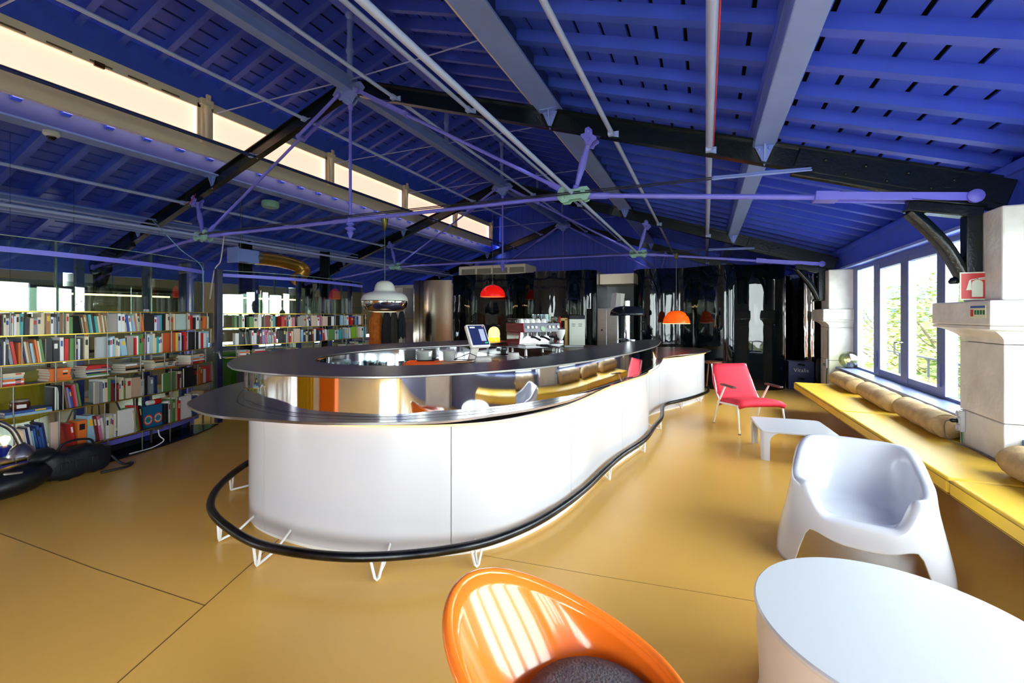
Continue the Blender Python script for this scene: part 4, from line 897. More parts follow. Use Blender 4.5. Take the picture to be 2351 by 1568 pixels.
t = thing('patterned_box', 'blue box with rainbow arcs on the lowest shelf', 'box', (q[0], q[1], LEV1[5] + .001), a)
MB().bb(-.115, .115, 0, .10, 0, .235).build('carton', mat('petrol_blue_card', (24, 104, 150), .5), t, smooth=0, bevel=.002)
for cx_ in (-.055, .062):
    for r0, r1, cl in ((.054, .042, (222, 60, 40)), (.042, .030, (238, 220, 190)), (.030, .018, (40, 130, 190)), (.018, .006, (60, 150, 80))):
        n = 14; pts = [(cx_ + r0 * math.cos(math.pi * i / n), .09 + r0 * math.sin(math.pi * i / n)) for i in range(n + 1)] + [(cx_ + r1 * math.cos(math.pi * i / n), .09 + r1 * math.sin(math.pi * i / n)) for i in range(n, -1, -1)]
        MB().prism(pts, -.001, -.0002, fn=lambda x, z, y: (x, y, z)).build('printed_arc', mat('arc_%d_%d_%d' % cl, cl, .5), t, smooth=0)
        MB().prism([(x, .152 - z + .02) for x, z in pts], -.001, -.0002, fn=lambda x, z, y: (x, y, z)).build('printed_arc', mat('arc_%d_%d_%d' % cl, cl, .5), t, smooth=0)
t = thing('tape_roll', 'red and white cylinder lying on the patterned box', 'roll', (q[0] + math.cos(a) * .03, q[1] + math.sin(a) * .03, LEV1[5] + .236), a)
MB().lathe([(.028, 0), (.03, .004), (.03, .08), (.028, .084)], 18, (.0, .03, .031), rot=(0, R(90), 0)).build('red_sleeve', m_red, t); MB().lathe([(.024, -.07), (.026, -.066), (.026, 0)], 18, (.0, .03, .031), rot=(0, R(90), 0)).build('white_core', m_whitem, t)
t = thing('extension_lead', 'white lead hanging from the lowest shelf of the near bookcase', 'lead', (-5.42, 2.9, 0)); pc, ac = on_curve(BC1, 1.74)
MB().tube(crom([(pc[0] + .02, pc[1], .21), (pc[0] + .03, pc[1] + .01, .12), (pc[0] + .05, pc[1] + .04, .06), (pc[0] + .06, pc[1] - .08, .016), (pc[0] + .09, pc[1] - .3, .016)], 5), .006, 6).build('cord', m_whitem, t, world=True); MB().box((pc[0] + .015, pc[1], .20), (.03, .10, .025)).build('plug_block', m_grod, t, world=True, bevel=.004)
t = thing('cord_lamp', 'small blue corked bulb lamp behind the lowest left shelf', 'lamp', (-5.62, 1.78, .222))
MB().lathe([(.035, 0), (.04, .02), (.04, .075), (.03, .085), (.012, .09)], 18).build('socket', mat('cobalt_blue', (20, 34, 150), .4), t); MB().lathe([(.012, .09), (.02, .11), (.034, .14), (.03, .165), (.0, .178)], 18, cap=False).build('bulb', emis('warm_bulb', (255, 190, 90), 5), t)
# bags on the floor
m_bag = mat('black_nylon', (12, 18, 30), .55, var=.3, vscale=9, bump=.25, bscale=30)
t = thing('duffel_bag', 'dark soft duffel bag lying against the near bookcase', 'bag', (-5.22, 2.08, 0), R(95))
rows = []
for i in range(15):
    q = -1 + 2 * i / 14; e = (1 - abs(q) ** 5) ** .5 if abs(q) < 1 else 0; L = .27 * q; rows.append([(L, (.115 * max(e, .3)) * math.copysign(abs(math.cos(k * math.pi / 10)) ** .7, math.cos(k * math.pi / 10)), max(.001, (.132 + .012 * math.sin(q * 7)) + (.13 * max(e, .5)) * math.copysign(abs(math.sin(k * math.pi / 10)) ** .55, math.sin(k * math.pi / 10)) + .01 * math.sin(i * 2.3 + k))) for k in range(20)])
b = MB().grid(rows, closed_u=True); b.f += [tuple(range(20)), tuple(14 * 20 + k for k in range(20))]; b.build('bag_body', m_bag, t, smooth=60)
MB().tube(crom([(-.14, -.04, .25), (-.10, -.05, .32), (0, -.05, .335), (.10, -.05, .31), (.13, -.04, .25)], 5), .010, 8).build('handle', m_bag, t)
MB().tube(crom([(.26, -.05, .12), (.33, -.09, .02), (.40, -.12, .012), (.30, -.20, .010), (.12, -.16, .012)], 6), .011, 6).build('strap', m_bag, t); MB().box((.40, -.12, .014), (.03, .035, .02)).build('buckle', m_inox, t)
for x in (-.12, -.02, .10): MB().box((x, -.118, .135), (.055, .012, .07)).build('pocket', m_bag, t, bevel=.004)
t = thing('padded_case', 'black rounded padded case at the bottom left edge', 'case', (-5.14, 1.56, 0), R(88))
rows = []
for i in range(17):
    q = -1 + 2 * i / 16; e = max(.02, (1 - abs(q) ** 2.6)) ** .5; rows.append([(.34 * q, .17 * e * math.cos(k * math.pi / 10), max(.001, .10 + .03 * q + (.115 + .03 * q) * e * math.sin(k * math.pi / 10))) for k in range(20)])
b = MB().grid(rows, closed_u=True); b.f += [tuple(range(20)), tuple(16 * 20 + k for k in range(20))]; b.build('case_shell', mat('black_shell', (14, 17, 24), .4), t, smooth=60)
MB().lathe([(.05, 0), (.05, .01), (.03, .014)], 20, (-.16, -.165, .12), rot=(R(90), 0, 0)).build('wheel_hub', m_grod, t); MB().box((.08, -.12, .20), (.11, .02, .02), (0, R(8), 0)).build('silver_clasp', m_inox, t, bevel=.006)
rows = [[(.20 + .17 * q, .02 + .13 * (1 - abs(2 * q - 1) ** 3) * math.cos(k * math.pi / 8), max(.15, .24 + .05 * q + .05 * (1 - abs(2 * q - 1) ** 3) * math.sin(k * math.pi / 8))) for k in range(16)] for q in (0, .1, .3, .5, .7, .9, 1)]
b = MB().grid(rows, closed_u=True); b.f += [tuple(range(16)), tuple(6 * 16 + k for k in range(16))]; b.build('hood', m_bag, t, smooth=60)
t = thing('arc_lamp', 'bent steel tube lamp with a dome shade above the black case', 'lamp', (-5.42, 1.62, 0))
MB().tube(crom([(-5.24, 1.26, .02), (-5.24, 1.26, .46), (-5.24, 1.36, .60), (-5.23, 1.54, .62), (-5.22, 1.68, .53), (-5.21, 1.74, .38)], 7), .020, 12).build('tube', m_inox, t, world=True); MB().lathe([(.022, .0), (.03, -.01), (.065, -.04), (.085, -.09), (.088, -.10)], 24, (-5.21, 1.745, .39), cap=False).build('shade', m_inox, t, world=True)
# behind the glass, left
def stool_chair(loc, rz, label, col):
    t = thing('shell_chair', label, 'chair', loc, rz); mm = mat('chair_' + label.split()[0], col, .3)
    rows = [[(.24 * (k / 8 * 2 - 1) * (1 - .15 * q), y, z + .05 * abs(k / 8 * 2 - 1) ** 2) for k in range(9)] for q, y, z in ((0, -.24, .44), (.1, -.1, .43), (.3, .1, .43), (.5, .19, .47), (.7, .23, .6), (1, .28, .86))]
    MB().grid(rows).build('shell', mm, t, smooth=80, solid=.012)
    for sx in (-1, 1):
        for sy in (-1, 1): MB().tube([(sx * .12, sy * .12, .42), (sx * .22, sy * .22, 0)], .011, 8).build('leg', m_inox, t)
stool_chair((-6.15, 2.0, 0), R(70), 'yellow plastic chair seen through the near bookcase', (232, 196, 24)); stool_chair((-7.0, 3.0, 0), R(-60), 'white plastic chair inside the glass room', (230, 230, 228))
t = thing('work_table', 'long pale table inside the glass room', 'table', (-7.4, 2.3, 0)); MB().bb(-7.8, -7.0, 1.2, 3.5, .70, .735).build('table_top', m_whitem, t, world=True, bevel=.004)
for x in (-7.75, -7.05):
    for y in (1.25, 3.45): MB().bb(x - .02, x + .02, y - .02, y + .02, 0, .70).build('leg', m_grod, t, world=True, smooth=0)
t = thing('display_board', 'dark framed display board inside the glass room', 'board', (-9.0, 4.2, 0)); MB().bb(-9.03, -8.99, 3.2, 5.0, .9, 1.85).build('panel', mat('greige_panel', (170, 168, 150), .5), t, world=True, smooth=0); MB().bb(-9.05, -9.03, 3.1, 5.15, .85, 1.9).build('frame', m_blk, t, world=True, smooth=0)
for y in (3.3, 4.9): MB().bb(-9.03, -8.99, y - .02, y + .02, 0, .9).build('stand_leg', m_blk, t, world=True, smooth=0)
t = thing('green_cabinet', 'bright green low cabinet seen behind the post', 'cabinet', (-7.3, 5.0, 0)); MB().bb(-7.6, -7.1, 4.5, 5.6, .1, .82).build('body', mat('bright_green', (66, 160, 22), .4), t, world=True, smooth=0, bevel=.006)
for y in (4.77, 5.33): MB().bb(-7.1, -7.085, y - .25, y + .25, .14, .78).build('door', mat('bright_green', (66, 160, 22), .4), t, world=True, smooth=0, bevel=.003)
MB().bb(-7.55, -7.12, 4.55, 5.55, 0, .1).build('plinth', m_blk, t, world=True, smooth=0)
for i, (x, y) in enumerate(((-8.2, 1.9), (-8.3, 5.9), (-8.0, 7.6))):
    t = thing('steel_column', ['dark column inside the glass room on the left', 'dark column behind the second bookcase', 'dark column behind the coat rack'][i], 'column', (x, y, 0)); MB().bb(x - .13, x + .13, y - .02, y + .02, 0, 2.9).bb(x - .02, x + .02, y - .13, y + .13, 0, 2.9).build('shaft', m_black, t, world=True, smooth=0); MB().bb(x - .18, x + .18, y - .18, y + .18, 0, .03).build('base_plate', m_black, t, world=True, smooth=0)
# strip lights hanging inside the glass rooms
for i, (x, y0, y1) in enumerate(((-7.6, 1.2, 2.6), (-8.4, 3.2, 4.6), (-7.6, 5.2, 6.6))):
    t = thing('strip_light', ['warm strip light hanging in the glass room, nearest', 'warm strip light hanging in the glass room, middle', 'warm strip light hanging behind the second bookcase'][i], 'lamp', (x, (y0 + y1) / 2, 1.75)); MB().bb(x - .02, x + .02, y0, y1, 1.75, 1.775).build('diffuser', emis('warm_strip', (255, 214, 160), 6), t, world=True, smooth=0); MB().bb(x - .025, x + .025, y0, y1, 1.776, 1.80).build('housing', m_blk, t, world=True, smooth=0)
    for y in (y0 + .15, y1 - .15): MB().tube([(x, y, 1.8), (x, y, zj(x))], .002, 5).build('wire', m_cable, t, world=True)
# coat rack
t = thing('coat_rack', 'steel coat rail with hanging clothes beside the steel partition', 'coat rack', (-6.75, 8.0, 0))
MB().tube([(-7.2, 7.6, 0), (-7.2, 7.6, 1.62), (-6.35, 8.35, 1.62), (-6.35, 8.35, 0)], .014, 8).build('rail', m_grod, t, world=True)
for q in ((-7.2, 7.6), (-6.35, 8.35)): MB().lathe([(.15, 0), (.15, .012), (.02, .02)], 20, (q[0], q[1], 0)).build('foot', m_grod, t, world=True)
def coat(fr, wd, hb, col, label, half=.2, turn=-8):
    x = -7.2 + .85 * fr; y = 7.6 + .75 * fr; a = math.atan2(.75, .85)
    t = thing('hanging_coat', label, 'coat', (x, y, 1.60), a + R(turn), 'clothes on the coat rail'); rows = []
    for i in range(12):
        q = i / 11; z = -.06 - hb * q; w_ = (.10 + wd * min(1, q * 2.2) ** .6) if q < .5 else .10 + wd
        rows.append([(w_ * math.cos(k * math.pi / 20) * (1 + .05 * math.sin(k * 1.9 + q * 4)) * .35, .0 + half * (.4 + .6 * min(1, q * 4)) * math.sin(k * math.pi / 20) * (1 + .06 * math.sin(k * 2.7)), z - (.03 * math.sin(k) if i == 11 else 0)) for k in range(40)])
    b = MB().grid(rows, closed_u=True); b.f.append(tuple(range(40))); b.build('garment', mat('cloth_%d_%d_%d' % col, col, .9, var=.25, vscale=14, bump=.4, bscale=60), t, smooth=70)
    MB().tube(crom([(0, -half * .8, -.06), (0, 0, -.02), (0, half * .8, -.06)], 5), .006, 6).tube([(0, 0, -.02), (0, 0, .01), (0, .015, .02), (0, .02, .008)], .003, 6).build('hanger', m_grod, t)
coat(.46, .20, .78, (196, 104, 28), 'rust-orange knitted garment on the coat rail', .17, -62); coat(.66, .22, .74, (28, 30, 34), 'black coat on the coat rail beside the orange knit'); coat(.80, .20, .80, (52, 50, 46), 'dark grey jacket on the coat rail'); coat(.95, .16, .60, (30, 36, 46), 'short navy jacket at the right end of the coat rail')
# ------------------------------------------------------------------ pendant lamps
t = thing('pendant_lamp', 'large white bell pendant with a chrome underside above the bar', 'pendant lamp', (-3.69, 4.46, 1.49))
c0 = (-3.69, 4.46, 0)
MB().lathe([(.012, 1.885), (.05, 1.88), (.088, 1.862), (.112, 1.832), (.124, 1.79), (.127, 1.765), (.135, 1.752), (.155, 1.742), (.20, 1.732), (.245, 1.712), (.272, 1.682), (.284, 1.645), (.285, 1.632)], 48, c0, cap=False).build('shade', mat('grey_white_enamel', (214, 216, 208), .28), t, world=True, smooth=60)
MB().lathe([(.280, 1.632), (.276, 1.626), (.276, 1.62)], 48, c0, cap=False).build('joint_ring', m_blk, t, world=True)
MB().lathe([(.282, 1.624), (.280, 1.59), (.262, 1.545), (.225, 1.512), (.17, 1.497), (.10, 1.493)], 48, c0, cap=False).build('reflector', m_chrome, t, world=True, smooth=60)
MB().lathe([(.17, 1.498), (.10, 1.490), (.0, 1.489)], 32, c0, cap=False).build('opening', emis('lamp_opening', (255, 226, 180), 1.2), t, world=True)
MB().tube([(-3.69, 4.46, 1.885), (-3.69, 4.46, 2.52)], .004, 6).build('cord', mat('green_cord', (96, 116, 92), .6), t, world=True)
MB().lathe([(.008, 2.51), (.018, 2.53), (.042, 2.64), (.044, 2.66), (.0, 2.66)], 20, c0, cap=False).build('canopy', mat('brass_dark', (92, 84, 50), .25, .9), t, world=True)
def dome_pendant(loc, r, hgt, col, ztop, label, stepped):
    t = thing('pendant_lamp', label, 'pendant lamp', loc, 0)
    mm = mat('lamp_' + label.split()[0], col, .22, emit=col, estr=.35, coat=.3)
    if stepped:
        MB().lathe([(r, 0), (r * .98, .03), (r * .93, hgt * .34), (r * .84, hgt * .56), (r * .80, hgt * .58)], 40, cap=False).build('lower_shade', mm, t, solid=.004)
        MB().lathe([(r * .76, hgt * .50), (r * .76, hgt * .60), (r * .66, hgt * .80), (r * .42, hgt * .95), (r * .1, hgt)], 40, cap=False).build('upper_shade', mm, t, solid=.004)
        MB().lathe([(r, -.002), (r, .006)], 40, cap=False).build('rim', emis('glow_rim', (255, 210, 150), 1.2), t, solid=.004)
    else:
        MB().lathe([(r, 0), (r * .985, .03)] + [(r * math.cos(a), .03 + (hgt - .03) * math.sin(a)) for a in (R(10), R(25), R(40), R(55), R(70), R(84))], 40, cap=False).build('shade', mm, t, solid=.004, smooth=60)
        MB().lathe([(r * .985, .004), (r * .975, .03)], 40, cap=False).build('rim', emis('red_rim_glow', (255, 120, 70), .9), t, solid=.003)
    MB().lathe([(.05, hgt - .01), (.045, hgt + .012), (.018, hgt + .022), (.014, hgt + .07), (.004, hgt + .08)], 18, cap=False).build('cap', m_inox, t)
    MB().tube([(0, 0, hgt + .07), (0, 0, ztop - loc[2])], .004, 6).build('cord', m_grod, t)
dome_pendant((-4.25, 8.68, 1.85), .27, .26, (226, 22, 10), 4.36, 'red dome pendant lamp in front of the black partition', False)
dome_pendant((-.52, 9.13, 1.29), .25, .25, (255, 92, 14), 2.66, 'orange two-tier pendant lamp over the far end of the bar', True)
MB().box((-.52, 9.16, 2.60), (.07, .07, .11)).build('canopy', mat('brass_dark', (92, 84, 50), .25, .9), bpy.data.objects['pendant_lamp.002'], world=True, bevel=.006)
# ------------------------------------------------------------------ on the bar
t = thing('mushroom_lamp', 'black mushroom table lamp with a chrome stem on the bar\'s far end', 'lamp', (-1.05, 6.60, 1.0905))
MB().lathe([(.13, 0), (.13, .012), (.11, .02), (.045, .022)], 36).build('base', m_chrome, t)
MB().lathe([(.042, .02), (.042, .57), (.0, .572)], 28, cap=False).build('stem', m_chrome, t)
MB().lathe([(.245, .355), (.243, .385), (.222, .435), (.17, .475), (.09, .492), (.043, .495)], 48, cap=False).build('shade', mat('black_enamel', (18, 24, 32), .2), t, solid=.004, smooth=60)
t = thing('dome_lamp', 'small glowing yellow dome lamp on the bar beside the coffee machine', 'lamp', (-2.73, 5.62, 1.0905))
MB().lathe([(.080, .05), (.082, .10), (.076, .145), (.055, .18), (.025, .197), (.0, .2)], 32, cap=False).build('dome', emis('amber_glow', (255, 202, 110), 1.5), t, smooth=60)
for i in range(3): MB().lathe([(.084, .002 + i * .0165), (.084, .015 + i * .0165), (.080, .017 + i * .0165)], 32).build('ring', emis('amber_ring', (255, 178, 40), 1.3), t)
m_tum = glass('tumbler_glass', (240, 248, 250), .10, edge=.85)
tum = MB().lathe([(.0, .004), (.028, .004), (.030, .012), (.036, .115), (.0345, .115), (.029, .016), (.0, .014)], 16, cap=False).mesh('tumbler', m_tum, 50)
rg = random.Random(3); n = 0; spots = []
while n < 26:
    x = rg.uniform(-3.05, -2.35); y = rg.uniform(2.66, 3.2)
    if math.hypot(x + 2.62, (y - 2.95)) > .40 or any(math.hypot(x - a, y - b) < .078 for a, b in spots): 
        if len(spots) > 24: break
        n += .02; continue
    spots.append((x, y)); n += 1
spots.sort(key=lambda p: (round((p[0] + p[1] * .43) / .1), p[1]))
for i, (x, y) in enumerate(spots):
    o = bpy.data.objects.new('tumbler', tum); C.objects.link(o); o.location = (x, y, .9305); tag(o, 'clear glass tumbler in the cluster inside the bar\'s rounded near end', 'glass', 'tumblers inside the bar')
m_plate = mat('white_china', (238, 238, 232), .2)
plate = MB().lathe([(.0, 0), (.045, 0), (.05, .004), (.085, .013), (.087, .016), (.05, .008), (.0, .007)], 28, cap=False).mesh('plate', m_plate, 60)
for (x, y, nn, lb, sc) in ((-2.86, 4.12, 12, 'left tall plate stack', 1), (-2.66, 4.28, 12, 'right tall plate stack', 1.05), (-2.62, 3.70, 5, 'low left saucer stack', .85), (-2.47, 3.76, 5, 'low right saucer stack', .85)):
    for k in range(nn):
        o = bpy.data.objects.new('plate', plate); C.objects.link(o); o.location = (x, y, .931 + k * .0098); o.scale = (sc, sc, 1); tag(o, 'white plate, %s from the bottom of the %s inside the bar' % (ORD(k + 1), lb), 'plate', 'stacked plates inside the bar')
t = thing('acrylic_tray', 'transparent orange tray on the bar\'s worktop', 'tray', (-2.33, 3.36, .931), R(20)); mo = mat('orange_acrylic', (255, 104, 44), .15)
MB().bb(-.17, .17, -.12, .12, 0, .006).build('base', mo, t, smooth=0)
for a in ((-.17, .17, -.12, -.114), (-.17, .17, .114, .12), (-.17, -.164, -.114, .114), (.164, .17, -.114, .114)): MB().bb(*a, .006, .10).build('side', mo, t, smooth=0)
t = thing('pen', 'black pen lying on the orange tray', 'pen', (-2.33, 3.38, 1.032), R(25)); MB().tube([(-.08, 0, .006), (.07, 0, .006), (.085, 0, .006)], [.006, .006, .001], 8).build('barrel', m_blk, t)
t = thing('cardboard_box', 'flat brown cardboard box on the bar\'s worktop', 'box', (-2.05, 3.45, .931), R(15)); mc = mat('brown_card', (196, 150, 104), .8)
MB().bb(-.14, .14, -.10, .10, 0, .095).build('carton', mc, t, smooth=0, bevel=.002); MB().box((-.02, .0, .102), (.30, .16, .006), (0, R(-3), 0)).build('flap', mc, t, smooth=0)
t = thing('coat_hanger', 'thin black wire hanger leaning on the cardboard box', 'hanger', (-2.0, 3.60, 1.04), R(15)); MB().tube([(-.15, 0, .0), (0, .0, .06), (.15, 0, 0), (-.15, 0, 0)], .004, 6).build('wire', m_blk, t)
t = thing('receipt_printer', 'white receipt printer on the bar below the till screen', 'printer', (-1.80, 3.58, .931), R(28)); mw = mat('off_white_plastic', (232, 224, 216), .4)
MB().bb(-.13, .10, -.10, .12, 0, .10).build('body', mw, t, bevel=.012); MB().bb(-.12, .03, -.06, .11, .10, .145).build('cover', mw, t, bevel=.02); MB().bb(-.09, .07, -.1025, -.10, .058, .064).build('paper_slot', m_blk, t, smooth=0); MB().bb(.04, .10, -.05, .10, .10, .104).build('button_panel', m_blk, t, smooth=0)
t = thing('till_screen', 'white touchscreen till on a slanted stand behind the bar', 'till', (-2.12, 3.92, .931), R(60))
MB().bb(-.12, .12, -.02, .16, 0, .03).build('foot', mw, t, bevel=.01); MB().bar((0, .08, .03), (0, -.03, .24), .09, .028, up=(0, 1, 0)).build('stand', mw, t, bevel=.008)
sc = MB().box((0, 0, 0), (.22, .05, .25)); rx = Euler((R(-30), 0, 0)).to_matrix(); off = Vector((0, -.05, .31))
sc.v = [tuple(rx @ Vector(p) + off) for p in sc.v]; sc.build('housing', mw, t, bevel=.014)
sc = MB().box((0, -.026, 0), (.188, .004, .215)); sc.v = [tuple(rx @ Vector(p) + off) for p in sc.v]; sc.build('screen', mat('dark_screen', (30, 36, 66), .12, emit=(40, 52, 110), estr=.25), t, smooth=0)
for cx_, cz_, w_, h_, cl in ((.055, .0, .07, .16, (150, 156, 180)), (-.06, .105, .07, .018, (200, 205, 210)), (.08, -.105, .04, .016, (60, 170, 90)), (.09, .115, .02, .012, (210, 120, 40))):
    b = MB().box((cx_ * .82, -.029, cz_ * .82), (w_ * .82, .002, h_ * .82)); b.v = [tuple(rx @ Vector(p) + off) for p in b.v]; b.build('screen_tile', mat('tile_%d' % cl[0], cl, .3, emit=cl, estr=.3), t, smooth=0)
t = thing('water_jug', 'white plastic jug behind the receipt printer', 'jug', (-1.72, 3.98, .931)); MB().lathe([(.06, 0), (.065, .02), (.062, .11), (.05, .15), (.052, .155)], 24).build('body', mw, t); MB().tube(crom([(.06, 0, .03), (.10, 0, .05), (.10, 0, .10), (.06, 0, .12)], 5), .008, 8).build('handle', mw, t)
t = thing('tap', 'curved steel tap at the bar sink', 'tap', (-1.55, 4.9, .931)); MB().tube(crom([(0, 0, 0), (0, 0, .12), (-.05, .03, .15), (-.35, .2, .155)], 5), .012, 8).build('spout', m_inox, t); MB().box((-.2, .115, .155), (.18, .035, .03), (0, 0, R(150))).build('grip', m_blk, t, bevel=.006); MB().lathe([(.03, 0), (.03, .02), (.014, .03)], 16).build('collar', m_inox, t)
# coffee machine, front faces -Y in its own frame
t = thing('coffee_machine', 'red and steel espresso machine stacked with cups', 'coffee machine', (-2.12, 5.62, .929), R(56)); mr = mat('dark_red_enamel', (128, 14, 22), .2, coat=.4)
W = .31; D_ = .22
for s in (-1, 1):
    for y in (-.16, .16): MB().lathe([(.022, 0), (.018, .02), (.018, .09)], 12, (s * (W - .06), y, 0)).build('foot', m_inox, t)
MB().bb(-W, W, -D_ - .02, D_, .09, .145).build('drip_tray', m_inox, t, bevel=.008)
MB().bb(-W + .02, W - .02, -.06, D_ - .01, .145, .30).build('back_plate', m_inox, t, bevel=.004)
for s in (-1, 1):
    MB().prism([(-.06, .10), (D_, .10), (D_, .30), (-.10, .30), (-.085, .22)], s * W, s * (W - .02), fn=lambda y, z, x: (x, y, z)).build('side_panel', mr, t, smooth=0, bevel=.006)
    MB().prism([(-D_ + .02, .30), (D_, .30), (D_, .42), (-D_ + .05, .42)], s * (W + .01), s * (W - .012), fn=lambda y, z, x: (x, y, z)).build('upper_side', mr, t, smooth=0, bevel=.008)
MB().prism([(-D_ + .025, .302), (D_, .302), (D_, .418), (-D_ + .055, .418)], -W + .014, W - .014, fn=lambda y, z, x: (x, y, z)).build('upper_body', m_inox, t, smooth=0, bevel=.004)
for x in (-.24, -.17, -.11, .11, .17, .25): MB().lathe([(.020, 0), (.020, .012), (.012, .018)], 14, (x, -D_ + .036, .365), rot=(R(75), 0, 0)).build('dial', m_whitem, t)
MB().lathe([(.034, 0), (.034, .004)], 20, (0, -D_ + .032, .345), rot=(R(75), 0, 0)).build('badge', mat('badge_green', (170, 200, 170), .3), t)
for x in (-.15, 0, .15):
    MB().lathe([(.032, .245), (.036, .30)], 16, (x, -.12, 0)).build('group_head', m_chrome, t)
    b = MB().tube([(x, -.13, .24), (x + .02, -.20, .232), (x + .05, -.27, .20)], [.013, .014, .016], 8); b.build('portafilter', m_blk, t)
for z in (.435, .455, .475):
    MB().tube([(-W + .01, -.12, z), (-W + .01, D_ - .01, z), (W - .01, D_ - .01, z), (W - .01, -.12, z)], .003, 6).build('cup_rail', m_grod, t)
cupm = MB().lathe([(.018, 0), (.030, .006), (.038, .03), (.040, .055), (.037, .055), (.034, .03), (.0, .012)], 18, cap=False).tube(crom([(.036, 0, .045), (.055, 0, .045), (.055, 0, .022), (.034, 0, .02)], 4), .005, 6).mesh('cup', mat('white_china', (238, 238, 232), .2), 60)
Mm = t.matrix_basis.copy(); k = 0
for i, (x, y, z) in enumerate([(-.26, -.06, .475), (-.17, -.06, .475), (-.08, -.06, .475), (.01, -.06, .475), (-.21, .05, .475), (-.12, .05, .475), (-.03, .05, .475), (.10, -.07, .475)]):
    o = bpy.data.objects.new('cup', cupm); C.objects.link(o); p = Mm @ Vector((x, y, z)); o.location = p; o.rotation_euler = (R(180), 0, i * .9); tag(o, 'white coffee cup, upside down on the espresso machine', 'cup', 'cups on the espresso machine')
for i, (x, y, z) in enumerate([(.14, .0, .4205), (.22, .0, .4205), (.14, .08, .4205), (.22, .08, .4205), (.06, .09, .4205), (.18, -.08, .4205)]):
    o = bpy.data.objects.new('tumbler', tum); C.objects.link(o); o.location = Mm @ Vector((x, y, z)); tag(o, 'clear glass tumbler on top of the espresso machine', 'glass', 'tumblers on the espresso machine')
def grinder(loc, rz, s, label, hop):
    t = thing('coffee_grinder', label, 'coffee grinder', loc, rz)
    MB().bb(-.08 * s, .08 * s, -.11 * s, .09 * s, 0, .05 * s).build('base', m_inox, t, bevel=.008); MB().lathe([(.06 * s, .05 * s), (.065 * s, .12 * s), (.06 * s, .24 * s), (.05 * s, .25 * s)], 20, (0, .02 * s, 0)).build('motor', m_inox, t)
    MB().lathe([(.035 * s, .25 * s), (.085 * s, .38 * s), (.09 * s, .44 * s)], 20, (0, .02 * s, 0)).build('hopper', hop, t); MB().lathe([(.092 * s, .44 * s), (.09 * s, .455 * s), (.0, .46 * s)], 20, (0, .02 * s, 0), cap=False).build('lid', m_blk, t); MB().tube([(0, -.05 * s, .16 * s), (0, -.14 * s, .14 * s)], .012 * s, 8).build('spout', m_blk, t)
grinder((-2.03, 6.12, .929), R(50), 1.1, 'tall coffee grinder with a clear hopper behind the espresso machine', glass('hopper_glass', (210, 200, 180), .1)); grinder((-1.80, 5.78, .929), R(40), .75, 'small coffee grinder beside the espresso machine', m_whitem)
t = thing('drinks_dispenser', 'white metal drinks dispenser on the dark counter', 'dispenser', (-1.98, 7.2, .929), R(24)); MB().bb(-.13, .13, -.12, .16, .03, .46).build('cabinet', mat('grey_green_metal', (196, 200, 186), .3), t, bevel=.006); MB().bb(-.13, .13, -.12, .16, .46, .52).build('top_panel', m_dark, t, bevel=.006)
for x in (-.06, .05):
    for k in range(3): MB().bb(x - .03, x + .03, -.1225, -.12, .34 + k * .02, .346 + k * .02).build('vent_slot', m_dark, t, smooth=0)
MB().bb(-.20, -.14, -.05, .01, .0, .47).build('tap_column', mat('worn_brass', (128, 104, 62), .35, .8), t, bevel=.005); MB().bb(-.27, -.14, -.05, .01, .43, .48).build('tap_arm', mat('worn_brass', (128, 104, 62), .35, .8), t, bevel=.005); MB().lathe([(.015, .36), (.03, .42), (.012, .5)], 12, (-.27, -.02, 0)).build('tap_lever', m_red, t); MB().bb(-.28, .10, -.16, -.02, 0, .03).build('foot', m_inox, t, bevel=.004)
t = thing('steel_cabinet', 'tall stainless steel cabinet in the kitchen recess', 'cabinet', (-1.83, 9.3, 0)); MB().bb(-2.05, -1.62, 9.1, 9.6, 0, 1.6).build('body', m_inox, t, world=True, bevel=.008); MB().bb(-2.03, -1.86, 9.09, 9.1, .1, 1.56).build('door', m_inox, t, world=True, bevel=.002); MB().bb(-1.84, -1.64, 9.09, 9.1, .1, 1.56).build('door', m_inox, t, world=True, bevel=.002); MB().lathe([(.02, 0), (.02, .02)], 12, (-1.95, 9.09, 1.15), rot=(R(90), 0, 0)).build('knob', m_blk, t, world=True); MB().bb(-1.8, -1.72, 9.085, 9.09, 1.46, 1.5).build('badge', m_whitem, t, world=True)
t = thing('paper_sheaf', 'crumpled white sheets standing on the steel cabinet', 'paper', (-1.75, 9.3, 1.601)); 
for i in range(3): MB().box((i * .05, i * .03, .16), (.004, .20, .30), (R(6 * i - 5), R(10 - 8 * i), R(40 + 25 * i))).build('sheet', m_whitem, t, smooth=0)
t = thing('power_rack', 'dark perforated rack strip beside the steel cabinet', 'rack', (-1.55, 9.4, 0)); MB().bb(-1.58, -1.52, 9.2, 9.26, 0, 1.6).build('upright', m_dark, t, world=True, smooth=0)
for z in (.9, 1.1, 1.3): MB().bb(-1.52, -1.42, 9.2, 9.5, z, z + .02).build('shelf', m_inox, t, world=True, smooth=0)
